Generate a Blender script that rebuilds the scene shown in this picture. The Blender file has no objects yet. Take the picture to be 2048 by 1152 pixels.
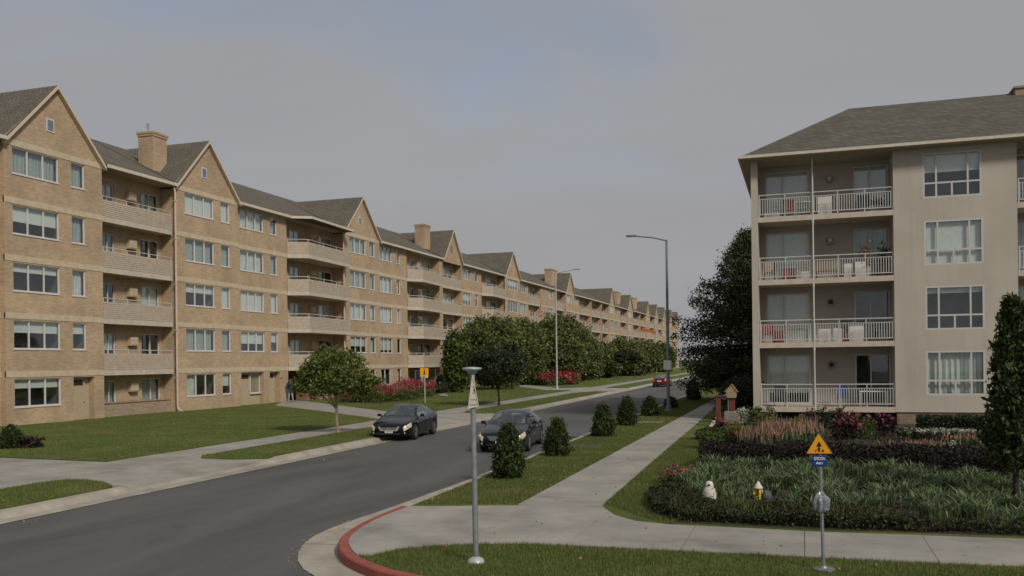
import bpy, bmesh, math, random
import numpy as np
from mathutils import Vector, Matrix

random.seed(7)
rng = np.random.default_rng(7)
S = bpy.context.scene
COL = S.collection
R = math.radians

# ------------------------------------------------------------------ camera
# street axes: +Y runs along the street, +X to the right of it, z = 0 is the pavement level
FOC, EYE, ROLL, CX, CY = 1781.0, 3.0, 0.012, 1024.0, 722.0
YAW = math.atan((1605 - 1024) / FOC)
cam = bpy.data.cameras.new('Camera')
cam.sensor_width = 36.0
cam.lens = 36.0 * FOC / 2048.0
cam.shift_y = (CY - 576.0) / 2048.0
cam.clip_start, cam.clip_end = 0.2, 6000
camo = bpy.data.objects.new('Camera', cam)
COL.objects.link(camo)
camo.matrix_world = (Matrix.Translation((0, 0, EYE)) @ Matrix.Rotation(YAW, 4, 'Z')
                     @ Matrix.Rotation(R(90), 4, 'X') @ Matrix.Rotation(-ROLL, 4, 'Z'))
S.camera = camo


def ray(px, py):
    u, v = px - CX, py - CY
    a, b = u - ROLL * v, v + ROLL * u
    s, c = math.sin(YAW), math.cos(YAW)
    return a * c - FOC * s, a * s + FOC * c, -b


def P(px, py, z=0.0):
    """survey point: where the sight line through a photo point meets level z"""
    dx, dy, dz = ray(px, py)
    t = (z - EYE) / dz
    return dx * t, dy * t


def ZY(px, py, Y):
    dx, dy, dz = ray(px, py)
    t = Y / dy
    return dx * t, EYE + dz * t


# ------------------------------------------------------------------ sky, sun, exposure
SUN_EL, SUN_AZ = 38.0, 128.0          # azimuth clockwise from +Y
W = bpy.data.worlds.new('World')
S.world = W
W.use_nodes = True
nt = W.node_tree
nt.nodes.clear()
N = nt.nodes.new
wo = N('ShaderNodeOutputWorld')
bg = N('ShaderNodeBackground')
bg.inputs['Strength'].default_value = 0.10
sky = N('ShaderNodeTexSky')
sky.sky_type = 'NISHITA'
sky.sun_disc = False
sky.sun_elevation = R(SUN_EL)
sky.sun_rotation = R(SUN_AZ)
sky.air_density = 1.0
sky.dust_density = 1.0
sky.ozone_density = 0.6
tc = N('ShaderNodeTexCoord')
sep = N('ShaderNodeSeparateXYZ')
zz = N('ShaderNodeMath'); zz.operation = 'MAXIMUM'; zz.inputs[1].default_value = 0.0
za = N('ShaderNodeMath'); za.operation = 'ADD'; za.inputs[1].default_value = 0.22
dx_ = N('ShaderNodeMath'); dx_.operation = 'DIVIDE'
dy_ = N('ShaderNodeMath'); dy_.operation = 'DIVIDE'
cmb = N('ShaderNodeCombineXYZ')
mp = N('ShaderNodeMapping')
mp.inputs['Rotation'].default_value = (0, 0, -YAW)
mp.inputs['Scale'].default_value = (0.55, 1.0, 1)
mp.inputs['Location'].default_value = (2.43, 1.22, 0)
nz = N('ShaderNodeTexNoise')
nz.inputs['Scale'].default_value = 0.9
nz.inputs['Detail'].default_value = 5
nz.inputs['Roughness'].default_value = 0.52
nz.inputs['Distortion'].default_value = 0.5
rp = N('ShaderNodeValToRGB')
rp.color_ramp.elements[0].position = 0.30
rp.color_ramp.elements[0].color = (0.46, 0.46, 0.46, 1)
rp.color_ramp.elements[1].position = 0.47
rp.color_ramp.elements[1].color = (0.96, 0.96, 0.96, 1)
mx = N('ShaderNodeMix'); mx.data_type = 'RGBA'
ccol = N('ShaderNodeMix'); ccol.data_type = 'RGBA'
ccol.inputs[6].default_value = (2.74, 2.77, 2.92, 1)
ccol.inputs[7].default_value = (3.30, 3.28, 3.40, 1)
nz2 = N('ShaderNodeTexNoise')
nz2.inputs['Scale'].default_value = 1.3
nz2.inputs['Detail'].default_value = 7
nz2.inputs['Roughness'].default_value = 0.58
L = nt.links.new
L(tc.outputs['Generated'], sep.inputs[0])
L(sep.outputs['Z'], zz.inputs[0]); L(zz.outputs[0], za.inputs[0])
L(sep.outputs['X'], dx_.inputs[0]); L(za.outputs[0], dx_.inputs[1])
L(sep.outputs['Y'], dy_.inputs[0]); L(za.outputs[0], dy_.inputs[1])
L(dx_.outputs[0], cmb.inputs[0]); L(dy_.outputs[0], cmb.inputs[1])
L(cmb.outputs[0], mp.inputs['Vector'])
L(mp.outputs[0], nz.inputs['Vector']); L(mp.outputs[0], nz2.inputs['Vector'])
L(nz.outputs['Fac'], rp.inputs['Fac'])
L(nz2.outputs['Fac'], ccol.inputs[0])
# the cloud sheet closes towards the horizon
lowc = N('ShaderNodeMapRange'); lowc.interpolation_type = 'SMOOTHSTEP'
for i_, v_ in ((1, 0.16), (2, 0.36), (3, 1.0), (4, 0.0)): lowc.inputs[i_].default_value = v_
cover = N('ShaderNodeMath'); cover.operation = 'MAXIMUM'
L(zz.outputs[0], lowc.inputs[0]); L(lowc.outputs[0], cover.inputs[0]); L(rp.outputs['Color'], cover.inputs[1])
L(cover.outputs[0], mx.inputs[0])
L(sky.outputs['Color'], mx.inputs[6]); L(ccol.outputs[2], mx.inputs[7])
L(mx.outputs[2], bg.inputs['Color']); L(bg.outputs[0], wo.inputs['Surface'])

sun = bpy.data.lights.new('Sun', 'SUN')
sun.energy = 2.2
sun.angle = R(10)
sun.color = (1.0, 0.93, 0.84)
suno = bpy.data.objects.new('Sun', sun)
COL.objects.link(suno)
sd = Vector((math.sin(R(SUN_AZ)) * math.cos(R(SUN_EL)), math.cos(R(SUN_AZ)) * math.cos(R(SUN_EL)), math.sin(R(SUN_EL))))
suno.rotation_euler = sd.to_track_quat('Z', 'Y').to_euler()

S.view_settings.view_transform = 'Standard'
S.view_settings.look = 'None'
S.view_settings.gamma = 1.0
S.view_settings.exposure = 0.15
S.view_settings.use_curve_mapping = False

# ------------------------------------------------------------------ materials
MATS = {}


class NB:
    """small node-graph helper"""
    def __init__(self, name):
        self.m = bpy.data.materials.new(name)
        self.m.use_nodes = True
        self.t = self.m.node_tree
        self.b = self.t.nodes['Principled BSDF']
        self.out = self.t.nodes['Material Output']

    def n(self, typ, **kw):
        o = self.t.nodes.new(typ)
        for k, v in kw.items():
            if k in o.inputs:
                o.inputs[k].default_value = v
            else:
                setattr(o, k, v)
        return o

    def l(self, a, b):
        self.t.links.new(a, b)

    def coord(self, which='Object'):
        return self.n('ShaderNodeTexCoord').outputs[which]

    def noise(self, scale, detail=4, rough=0.55, vec=None, dist=0.0):
        o = self.n('ShaderNodeTexNoise', Scale=scale, Detail=detail, Roughness=rough, Distortion=dist)
        self.l(vec if vec is not None else self.coord(), o.inputs['Vector'])
        return o.outputs['Fac']

    def ramp(self, fac, stops):
        o = self.n('ShaderNodeValToRGB')
        cr = o.color_ramp
        while len(cr.elements) < len(stops):
            cr.elements.new(0.5)
        for e, (p, c) in zip(cr.elements, stops):
            e.position = p
            e.color = (*c, 1) if len(c) == 3 else c
        self.l(fac, o.inputs['Fac'])
        return o.outputs['Color']

    def mix(self, fac, a, b, blend='MIX'):
        o = self.n('ShaderNodeMix', data_type='RGBA', blend_type=blend)
        for i, v in ((0, fac), (6, a), (7, b)):
            if isinstance(v, (int, float)):
                o.inputs[i].default_value = v
            elif isinstance(v, tuple):
                o.inputs[i].default_value = (*v, 1)
            else:
                self.l(v, o.inputs[i])
        return o.outputs[2]

    def bump(self, h, strength=0.3, dist=0.02):
        o = self.n('ShaderNodeBump', Strength=strength, Distance=dist)
        self.l(h, o.inputs['Height'])
        self.l(o.outputs['Normal'], self.b.inputs['Normal'])
        return o

    def col(self, c):
        if isinstance(c, tuple):
            self.b.inputs['Base Color'].default_value = (*c, 1)
        else:
            self.l(c, self.b.inputs['Base Color'])

    def set(self, **kw):
        for k, v in kw.items():
            self.b.inputs[k.replace('_', ' ')].default_value = v
        return self


def plain(name, c, rough=0.6, metal=0.0, var=0.12, scale=6.0, spec=0.4):
    k = NB(name)
    if var:
        f = k.noise(scale, 5)
        d = tuple(x * (1 - var * 1.6) for x in c)
        e = tuple(min(1, x * (1 + var)) for x in c)
        k.col(k.ramp(f, [(0.3, d), (0.7, e)]))
    else:
        k.col(c)
    k.set(Roughness=rough, Metallic=metal)
    k.b.inputs['Specular IOR Level'].default_value = spec
    MATS[name] = k.m
    return k.m


def wall_uv(k):
    sp = k.n('ShaderNodeSeparateXYZ')
    k.l(k.coord(), sp.inputs[0])
    ad = k.n('ShaderNodeMath', operation='ADD')
    k.l(sp.outputs['X'], ad.inputs[0]); k.l(sp.outputs['Y'], ad.inputs[1])
    cb = k.n('ShaderNodeCombineXYZ')
    k.l(ad.outputs[0], cb.inputs[0]); k.l(sp.outputs['Z'], cb.inputs[1])
    return cb.outputs[0]


def brick_mat(name, c1, c2, mortar, w=0.22, h=0.078, gap=0.010, bump=0.5):
    k = NB(name)
    uv = wall_uv(k)
    b = k.n('ShaderNodeTexBrick', offset=0.5, squash=1.0)
    b.inputs['Scale'].default_value = 1.0
    b.inputs['Brick Width'].default_value = w
    b.inputs['Row Height'].default_value = h
    b.inputs['Mortar Size'].default_value = gap
    b.inputs['Mortar Smooth'].default_value = 0.3
    b.inputs['Bias'].default_value = 0.0
    b.inputs['Color1'].default_value = (*c1, 1)
    b.inputs['Color2'].default_value = (*c2, 1)
    b.inputs['Mortar'].default_value = (*mortar, 1)
    k.l(uv, b.inputs['Vector'])
    big = k.ramp(k.noise(0.55, 5, 0.6), [(0.3, (0.78, 0.78, 0.78)), (0.7, (1.12, 1.1, 1.08))])
    stv = k.n('ShaderNodeMapping')
    stv.inputs['Scale'].default_value = (2.2, 9.0, 1.0)
    k.l(uv, stv.inputs['Vector'])
    streak = k.ramp(k.noise(1.0, 4, 0.65, vec=stv.outputs[0]), [(0.28, (0.84, 0.83, 0.82)), (0.5, (1.0, 1.0, 1.0)), (0.75, (1.11, 1.12, 1.13))])
    cc = k.mix(1.0, b.outputs['Color'], big, 'MULTIPLY')
    k.col(k.mix(1.0, cc, streak, 'MULTIPLY'))
    bp = k.bump(b.outputs['Fac'], bump, 0.012)
    bp.invert = True
    k.set(Roughness=0.85)
    k.b.inputs['Specular IOR Level'].default_value = 0.25
    MATS[name] = k.m
    return k.m


def shingle_mat(name, c1, c2, w=0.32, h=0.16):
    k = NB(name)
    sp = k.n('ShaderNodeSeparateXYZ')
    k.l(k.coord(), sp.inputs[0])
    # rows follow the height of the slope, tabs run round it
    ad = k.n('ShaderNodeMath', operation='ADD')
    k.l(sp.outputs['X'], ad.inputs[0]); k.l(sp.outputs['Y'], ad.inputs[1])
    cb = k.n('ShaderNodeCombineXYZ')
    k.l(ad.outputs[0], cb.inputs[0]); k.l(sp.outputs['Z'], cb.inputs[1])
    b = k.n('ShaderNodeTexBrick', offset=0.37, squash=0.8, squash_frequency=3)
    b.inputs['Scale'].default_value = 1.0
    b.inputs['Brick Width'].default_value = w
    b.inputs['Row Height'].default_value = h
    b.inputs['Mortar Size'].default_value = 0.012
    b.inputs['Color1'].default_value = (*c1, 1)
    b.inputs['Color2'].default_value = (*c2, 1)
    b.inputs['Mortar'].default_value = (c1[0] * 0.4, c1[1] * 0.4, c1[2] * 0.4, 1)
    k.l(cb.outputs[0], b.inputs['Vector'])
    big = k.ramp(k.noise(0.7, 6, 0.65), [(0.3, (0.86, 0.86, 0.85)), (0.7, (1.10, 1.09, 1.07))])
    k.col(k.mix(1.0, b.outputs['Color'], big, 'MULTIPLY'))
    bp = k.bump(b.outputs['Fac'], 0.6, 0.02)
    bp.invert = True
    k.set(Roughness=0.9)
    k.b.inputs['Specular IOR Level'].default_value = 0.2
    MATS[name] = k.m
    return k.m


def leaf_mat(name, cols, transl=0.28, rough=0.55, patch=None):
    k = NB(name)
    g = k.n('ShaderNodeNewGeometry')
    c = k.ramp(g.outputs['Random Per Island'], [(i / max(1, len(cols) - 1), q) for i, q in enumerate(cols)])
    if patch:       # tufts of another growth in patches of their own
        pf = k.ramp(k.noise(patch[1], 5, 0.65), [(patch[2], (0, 0, 0)), (patch[2] + 0.16, (1, 1, 1))])
        c = k.mix(pf, c, k.mix(1.0, c, patch[0], 'MULTIPLY'))
    k.col(c)
    k.set(Roughness=rough)
    k.b.inputs['Specular IOR Level'].default_value = 0.25
    t = k.n('ShaderNodeBsdfTranslucent')
    k.l(c, t.inputs['Color'])
    m = k.n('ShaderNodeMixShader')
    m.inputs[0].default_value = transl
    k.l(k.b.outputs[0], m.inputs[1]); k.l(t.outputs[0], m.inputs[2])
    k.l(m.outputs[0], k.out.inputs['Surface'])
    MATS[name] = k.m
    return k.m


def glass_mat(name, tint, refl=0.16, rough=0.03, opac=0.0):
    k = NB(name)
    k.t.nodes.remove(k.b)
    tr = k.n('ShaderNodeBsdfTransparent')
    tr.inputs['Color'].default_value = (*tint, 1)
    gl = k.n('ShaderNodeBsdfGlossy', Roughness=rough)
    gl.inputs['Color'].default_value = (0.92, 0.97, 1.0, 1)
    fr = k.n('ShaderNodeLayerWeight', Blend=0.5)
    pw = k.n('ShaderNodeMath', operation='POWER')
    pw.inputs[1].default_value = 3.0
    k.l(fr.outputs['Facing'], pw.inputs[0])
    ad = k.n('ShaderNodeMath', operation='MULTIPLY_ADD')
    ad.use_clamp = True
    ad.inputs[1].default_value = 0.55
    ad.inputs[2].default_value = refl
    k.l(pw.outputs[0], ad.inputs[0])
    m = k.n('ShaderNodeMixShader')
    k.l(ad.outputs[0], m.inputs[0])
    k.l(tr.outputs[0], m.inputs[1]); k.l(gl.outputs[0], m.inputs[2])
    k.l(m.outputs[0], k.out.inputs['Surface'])
    MATS[name] = k.m
    return k.m


brick_mat('brick', (0.515, 0.374, 0.238), (0.42, 0.300, 0.188), (0.45, 0.365, 0.265))
brick_mat('plinth', (0.20, 0.13, 0.10), (0.26, 0.17, 0.13), (0.33, 0.29, 0.25), w=0.22, h=0.075, gap=0.012)
brick_mat('lowwall', (0.40, 0.30, 0.21), (0.30, 0.21, 0.14), (0.34, 0.30, 0.24))
plain('band', (0.53, 0.44, 0.31), 0.8, var=0.10, scale=3)
plain('slabedge', (0.52, 0.45, 0.365), 0.75, var=0.10, scale=3)
plain('soffit', (0.40, 0.34, 0.27), 0.85, var=0.10)
plain('siding', (0.44, 0.365, 0.285), 0.75, var=0.10, scale=4)
plain('frame', (0.60, 0.57, 0.55), 0.5, var=0.05)
plain('whiteframe', (0.53, 0.52, 0.48), 0.45, var=0.05)
plain('trim', (0.58, 0.49, 0.38), 0.6, var=0.06)
plain('gutterpaint', (0.58, 0.51, 0.42), 0.5, var=0.08)
plain('pipe', (0.62, 0.46, 0.36), 0.5, var=0.08)
plain('door', (0.43, 0.35, 0.23), 0.6, var=0.05)
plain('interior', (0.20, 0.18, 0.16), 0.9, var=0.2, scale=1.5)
plain('blind', (0.72, 0.72, 0.66), 0.8, var=0.05)
plain('ac', (0.50, 0.40, 0.26), 0.6, var=0.06)
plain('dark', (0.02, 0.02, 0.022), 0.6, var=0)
plain('blackmetal', (0.03, 0.03, 0.035), 0.4, var=0)
shingle_mat('roof', (0.128, 0.115, 0.092), (0.158, 0.143, 0.116))
shingle_mat('roof_r', (0.108, 0.100, 0.080), (0.150, 0.139, 0.113), w=0.45, h=0.12)
glass_mat('glass', (0.93, 0.96, 0.96), 0.07)
glass_mat('carglass', (0.74, 0.84, 0.85), 0.13)

k = NB('curtain')
k.col(k.ramp(k.noise(2.5, 3, vec=None), [(0.3, (0.50, 0.52, 0.46)), (0.7, (0.66, 0.67, 0.60))]))
k.set(Roughness=0.9); MATS['curtain'] = k.m
plain('curtain_grey', (0.36, 0.39, 0.36), 0.9, var=0.1)

k = NB('stucco')
sv_ = k.n('ShaderNodeMapping'); sv_.inputs['Scale'].default_value = (3.2, 3.2, 0.25)
k.l(k.coord(), sv_.inputs['Vector'])
rain = k.ramp(k.noise(1.0, 5, 0.65, vec=sv_.outputs[0]), [(0.28, (0.93, 0.925, 0.91)), (0.55, (1.0, 1.0, 1.0))])
k.col(k.mix(1.0, k.ramp(k.noise(0.45, 6, 0.6), [(0.3, (0.415, 0.375, 0.312)), (0.7, (0.50, 0.455, 0.378))]), rain, 'MULTIPLY'))
k.bump(k.noise(55, 3, 0.7), 0.35, 0.01)
k.set(Roughness=0.9); MATS['stucco'] = k.m
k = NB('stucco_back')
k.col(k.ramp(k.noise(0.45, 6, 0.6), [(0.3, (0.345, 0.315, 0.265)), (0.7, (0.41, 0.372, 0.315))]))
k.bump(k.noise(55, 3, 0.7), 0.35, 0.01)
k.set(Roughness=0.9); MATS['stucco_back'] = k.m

# asphalt
k = NB('asphalt')
fine = k.noise(90, 4, 0.75)
mpv = k.n('ShaderNodeMapping')
mpv.inputs['Scale'].default_value = (1.0, 0.22, 1.0)
k.l(k.coord(), mpv.inputs['Vector'])
big = k.noise(0.42, 6, 0.62, vec=mpv.outputs[0], dist=0.5)
c = k.mix(fine, (0.054, 0.053, 0.050), (0.120, 0.118, 0.109))
c = k.mix(1.0, c, k.ramp(big, [(0.30, (0.70, 0.70, 0.71)), (0.48, (1.0, 1.0, 1.0)), (0.68, (1.30, 1.29, 1.27))]), 'MULTIPLY')
vo = k.n('ShaderNodeTexVoronoi', Scale=0.13, feature='DISTANCE_TO_EDGE')
wn = k.n('ShaderNodeTexNoise', Scale=0.7, Detail=6)
k.l(k.coord(), wn.inputs['Vector'])
wa = k.n('ShaderNodeVectorMath', operation='MULTIPLY_ADD')
wa.inputs[1].default_value = (2.2, 2.2, 2.2)
k.l(wn.outputs['Color'], wa.inputs[0]); k.l(k.coord(), wa.inputs[2])
k.l(wa.outputs[0], vo.inputs['Vector'])
crack = k.ramp(vo.outputs['Distance'], [(0.0, (0.86, 0.86, 0.86)), (0.0035, (1, 1, 1))])
spots = k.ramp(k.noise(1.6, 5, 0.7), [(0.62, (1, 1, 1)), (0.78, (0.80, 0.80, 0.80))])
c = k.mix(1.0, c, spots, 'MULTIPLY')
k.col(k.mix(1.0, c, crack, 'MULTIPLY'))
k.bump(fine, 0.5, 0.01)
k.set(Roughness=0.88); MATS['asphalt'] = k.m


def concrete(name, base, dark=0.72, scale=0.8, warm=1.0):
    k = NB(name)
    a = k.noise(scale, 7, 0.62)
    b = k.noise(38, 4, 0.7)
    lo = tuple(x * dark for x in base)
    hi = tuple(x * 1.1 for x in base)
    c = k.ramp(a, [(0.28, lo), (0.72, hi)])
    c = k.mix(1.0, c, k.ramp(b, [(0.3, (0.9, 0.9, 0.9)), (0.7, (1.07, 1.07, 1.07))]), 'MULTIPLY')
    st = k.noise(0.25, 5, 0.7, dist=1.0)
    c = k.mix(1.0, c, k.ramp(st, [(0.36, (0.80, 0.79, 0.77)), (0.5, (1, 1, 1))]), 'MULTIPLY')
    oi = k.n('ShaderNodeObjectInfo')
    c = k.mix(1.0, c, k.ramp(oi.outputs['Random'], [(0, (0.93, 0.93, 0.92)), (1, (1.05, 1.05, 1.05))]), 'MULTIPLY')
    k.col(c)
    k.bump(b, 0.25, 0.006)
    k.set(Roughness=0.88)
    MATS[name] = k.m
    return k.m


concrete('concrete', (0.335, 0.315, 0.275))
concrete('gutterc', (0.40, 0.36, 0.295), dark=0.66, scale=1.6)
concrete('joint', (0.16, 0.15, 0.13))
k = NB('redpaint')
c = k.ramp(k.noise(3.5, 7, 0.7), [(0.30, (0.21, 0.055, 0.04)), (0.62, (0.33, 0.082, 0.06)), (0.80, (0.36, 0.12, 0.09))])
chip = k.ramp(k.noise(14, 6, 0.75), [(0.66, (0, 0, 0)), (0.70, (1, 1, 1))])
c = k.mix(chip, c, (0.30, 0.24, 0.20))
k.col(c); k.bump(k.noise(60, 3, 0.7), 0.3, 0.006)
k.set(Roughness=0.7); MATS['redpaint'] = k.m
plain('soil', (0.050, 0.036, 0.026), 0.95, var=0.35, scale=7)
plain('ground', (0.09, 0.10, 0.05), 0.95, var=0.2, scale=0.05)

k = NB('lawn')
a = k.noise(0.35, 6, 0.6)
b = k.noise(9, 6, 0.7)
c = k.ramp(a, [(0.30, (0.080, 0.115, 0.030)), (0.50, (0.108, 0.140, 0.040)), (0.70, (0.190, 0.180, 0.072))])
c = k.mix(1.0, c, k.ramp(b, [(0.25, (0.55, 0.58, 0.5)), (0.75, (1.35, 1.32, 1.2))]), 'MULTIPLY')
k.col(c); k.bump(k.noise(30, 5, 0.8), 0.8, 0.05)
k.set(Roughness=0.9)
k.b.inputs['Specular IOR Level'].default_value = 0.1
MATS['lawn'] = k.m
leaf_mat('blade', [(0.07, 0.115, 0.03), (0.105, 0.15, 0.038), (0.15, 0.18, 0.05), (0.25, 0.22, 0.09)], 0.3, patch=((1.5, 1.25, 1.3), 0.8, 0.50))
leaf_mat('strap', [(0.060, 0.105, 0.038), (0.100, 0.155, 0.060), (0.155, 0.205, 0.095), (0.26, 0.29, 0.17)], 0.25, 0.45)
leaf_mat('leaf_mid', [(0.036, 0.066, 0.016), (0.062, 0.098, 0.022), (0.10, 0.13, 0.03), (0.155, 0.175, 0.045)])
leaf_mat('leaf_street', [(0.045, 0.075, 0.016), (0.085, 0.12, 0.024), (0.135, 0.165, 0.036), (0.20, 0.21, 0.055)])
leaf_mat('leaf_bush', [(0.055, 0.075, 0.022), (0.10, 0.125, 0.036), (0.16, 0.18, 0.058), (0.24, 0.25, 0.10)])
leaf_mat('leaf_dark', [(0.014, 0.022, 0.012), (0.022, 0.034, 0.015), (0.036, 0.048, 0.02), (0.05, 0.062, 0.026)], 0.12)
leaf_mat('leaf_pine', [(0.018, 0.028, 0.013), (0.034, 0.049, 0.019), (0.062, 0.077, 0.030), (0.10, 0.112, 0.047)], 0.12)
leaf_mat('leaf_con', [(0.018, 0.032, 0.011), (0.030, 0.050, 0.014), (0.054, 0.076, 0.020), (0.088, 0.104, 0.028)], 0.12)
leaf_mat('leaf_hedge', [(0.016, 0.024, 0.009), (0.026, 0.036, 0.012), (0.042, 0.048, 0.017), (0.060, 0.046, 0.024)], 0.15)
leaf_mat('leaf_maroon', [(0.010, 0.006, 0.006), (0.016, 0.009, 0.008), (0.024, 0.013, 0.011), (0.016, 0.016, 0.009)], 0.1)
leaf_mat('leaf_lime', [(0.075, 0.105, 0.02), (0.11, 0.14, 0.028), (0.15, 0.17, 0.045)], 0.3)
leaf_mat('leaf_white', [(0.10, 0.13, 0.06), (0.35, 0.37, 0.28), (0.5, 0.5, 0.42), (0.08, 0.11, 0.04)], 0.2)
leaf_mat('petal_red', [(0.24, 0.024, 0.04), (0.32, 0.04, 0.065), (0.42, 0.09, 0.11), (0.27, 0.022, 0.03)], 0.3)
leaf_mat('petal_pink', [(0.42, 0.07, 0.15), (0.5, 0.14, 0.22), (0.34, 0.04, 0.11)], 0.3)
leaf_mat('plume', [(0.36, 0.22, 0.15), (0.40, 0.28, 0.20), (0.30, 0.13, 0.12), (0.28, 0.23, 0.14)], 0.3)
leaf_mat('petal_purple', [(0.10, 0.03, 0.10), (0.17, 0.05, 0.15)], 0.2)
k = NB('bark')
k.col(k.ramp(k.noise(9, 6, 0.7), [(0.3, (0.10, 0.075, 0.05)), (0.7, (0.20, 0.155, 0.10))]))
k.bump(k.noise(25, 5, 0.7), 0.7, 0.02); k.set(Roughness=0.95); MATS['bark'] = k.m
k = NB('bark_pale')
k.col(k.ramp(k.noise(9, 6, 0.7), [(0.3, (0.22, 0.17, 0.11)), (0.7, (0.34, 0.27, 0.18))]))
k.bump(k.noise(25, 5, 0.7), 0.7, 0.02); k.set(Roughness=0.95); MATS['bark_pale'] = k.m
plain('bark_dark', (0.045, 0.035, 0.028), 0.95, var=0.3)
plain('galv', (0.34, 0.36, 0.37), 0.45, 0.6, var=0.15, scale=9)
plain('galv_blue', (0.22, 0.27, 0.30), 0.5, 0.4, var=0.12, scale=5)
plain('galv_light', (0.46, 0.47, 0.47), 0.5, 0.3, var=0.10, scale=5)
plain('signwhite', (0.52, 0.50, 0.42), 0.5, var=0.1)
plain('signyellow', (0.80, 0.36, 0.015), 0.4, var=0.06)
plain('signblue', (0.012, 0.045, 0.22), 0.4, var=0.06)
plain('ink', (0.012, 0.010, 0.010), 0.5, var=0)
plain('whitepaint', (0.76, 0.76, 0.74), 0.5, var=0.05)
plain('plaster_white', (0.62, 0.58, 0.50), 0.7, var=0.14, scale=14)
plain('statue_yellow', (0.58, 0.40, 0.07), 0.6, var=0.25, scale=25)
plain('stone', (0.26, 0.235, 0.20), 0.9, var=0.25, scale=8)
plain('stone_dark', (0.10, 0.10, 0.11), 0.85, var=0.25, scale=18)
plain('rust', (0.13, 0.042, 0.03), 0.8, var=0.2)
plain('tan', (0.33, 0.245, 0.14), 0.7, var=0.12)
plain('plastic_wrap', (0.26, 0.29, 0.31), 0.25, 0.15, var=0.3, scale=30, spec=0.6)
plain('orange', (0.50, 0.15, 0.07), 0.5, var=0.1)
plain('skin', (0.30, 0.16, 0.10), 0.6, var=0)
plain('hair', (0.02, 0.015, 0.012), 0.7, var=0)
plain('navy', (0.022, 0.030, 0.050), 0.85, var=0.2)
plain('jeans', (0.30, 0.34, 0.36), 0.9, var=0.15)
plain('shoe', (0.18, 0.10, 0.07), 0.7, var=0.1)
plain('redcloth', (0.24, 0.05, 0.045), 0.85, var=0.1)
plain('cloth_white', (0.68, 0.66, 0.62), 0.85, var=0.06)
plain('wood', (0.26, 0.15, 0.08), 0.7, var=0.2)
plain('wicker', (0.33, 0.25, 0.16), 0.8, var=0.2, scale=40)
plain('grey_plastic', (0.25, 0.27, 0.28), 0.6, var=0.08)
plain('terracotta', (0.36, 0.15, 0.08), 0.85, var=0.12)
plain('tyre', (0.018, 0.018, 0.018), 0.8, var=0)
plain('alloy', (0.52, 0.52, 0.53), 0.3, 0.85, var=0)
plain('chrome', (0.78, 0.78, 0.78), 0.22, 0.8, var=0)
plain('seat', (0.30, 0.31, 0.30), 0.8, var=0.05)
for nm_, c_ in (('paint_black', (0.004, 0.0045, 0.005)), ('paint_navy', (0.007, 0.009, 0.013)), ('paint_red', (0.10, 0.012, 0.022))):
    k = NB(nm_)
    k.col(c_)
    k.set(Roughness=0.28, Metallic=0.0)
    k.b.inputs['Specular IOR Level'].default_value = 0.2
    k.b.inputs['Coat Weight'].default_value = 0.5
    k.b.inputs['Coat Roughness'].default_value = 0.03
    MATS[nm_] = k.m
k = NB('amber_lens'); k.col((0.72, 0.48, 0.20)); k.set(Roughness=0.15); k.b.inputs['Coat Weight'].default_value = 1.0; MATS['amber_lens'] = k.m
k = NB('clear_lens'); k.col((0.75, 0.70, 0.60)); k.set(Roughness=0.12, Metallic=0.3); k.b.inputs['Coat Weight'].default_value = 1.0; MATS['clear_lens'] = k.m
k = NB('tail_lens'); k.col((0.30, 0.02, 0.015)); k.set(Roughness=0.2); MATS['tail_lens'] = k.m
k = NB('tail_lamp'); k.col((0.6, 0.04, 0.02)); k.set(Roughness=0.2)
k.b.inputs['Emission Color'].default_value = (1.0, 0.10, 0.03, 1); k.b.inputs['Emission Strength'].default_value = 0.55; MATS['tail_lamp'] = k.m


def M(x):
    return MATS[x] if isinstance(x, str) else x


# ------------------------------------------------------------------ builders
ORG = {}


def tag(o, label=None, cat=None, group=None, kind=None):
    if label: o['label'] = label
    if cat: o['category'] = cat
    if group: o['group'] = group
    if kind: o['kind'] = kind
    return o


def empty(name, loc, rz=0.0):
    o = bpy.data.objects.new(name, None)
    o.empty_display_size = 0.2
    COL.objects.link(o)
    o.location = loc
    o.rotation_euler = (0, 0, rz)
    ORG[o.name] = Vector(loc)
    return o


def thing(name, loc, label, cat, group=None, rz=0.0):
    return tag(empty(name, loc, rz), label, cat, group)


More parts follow.
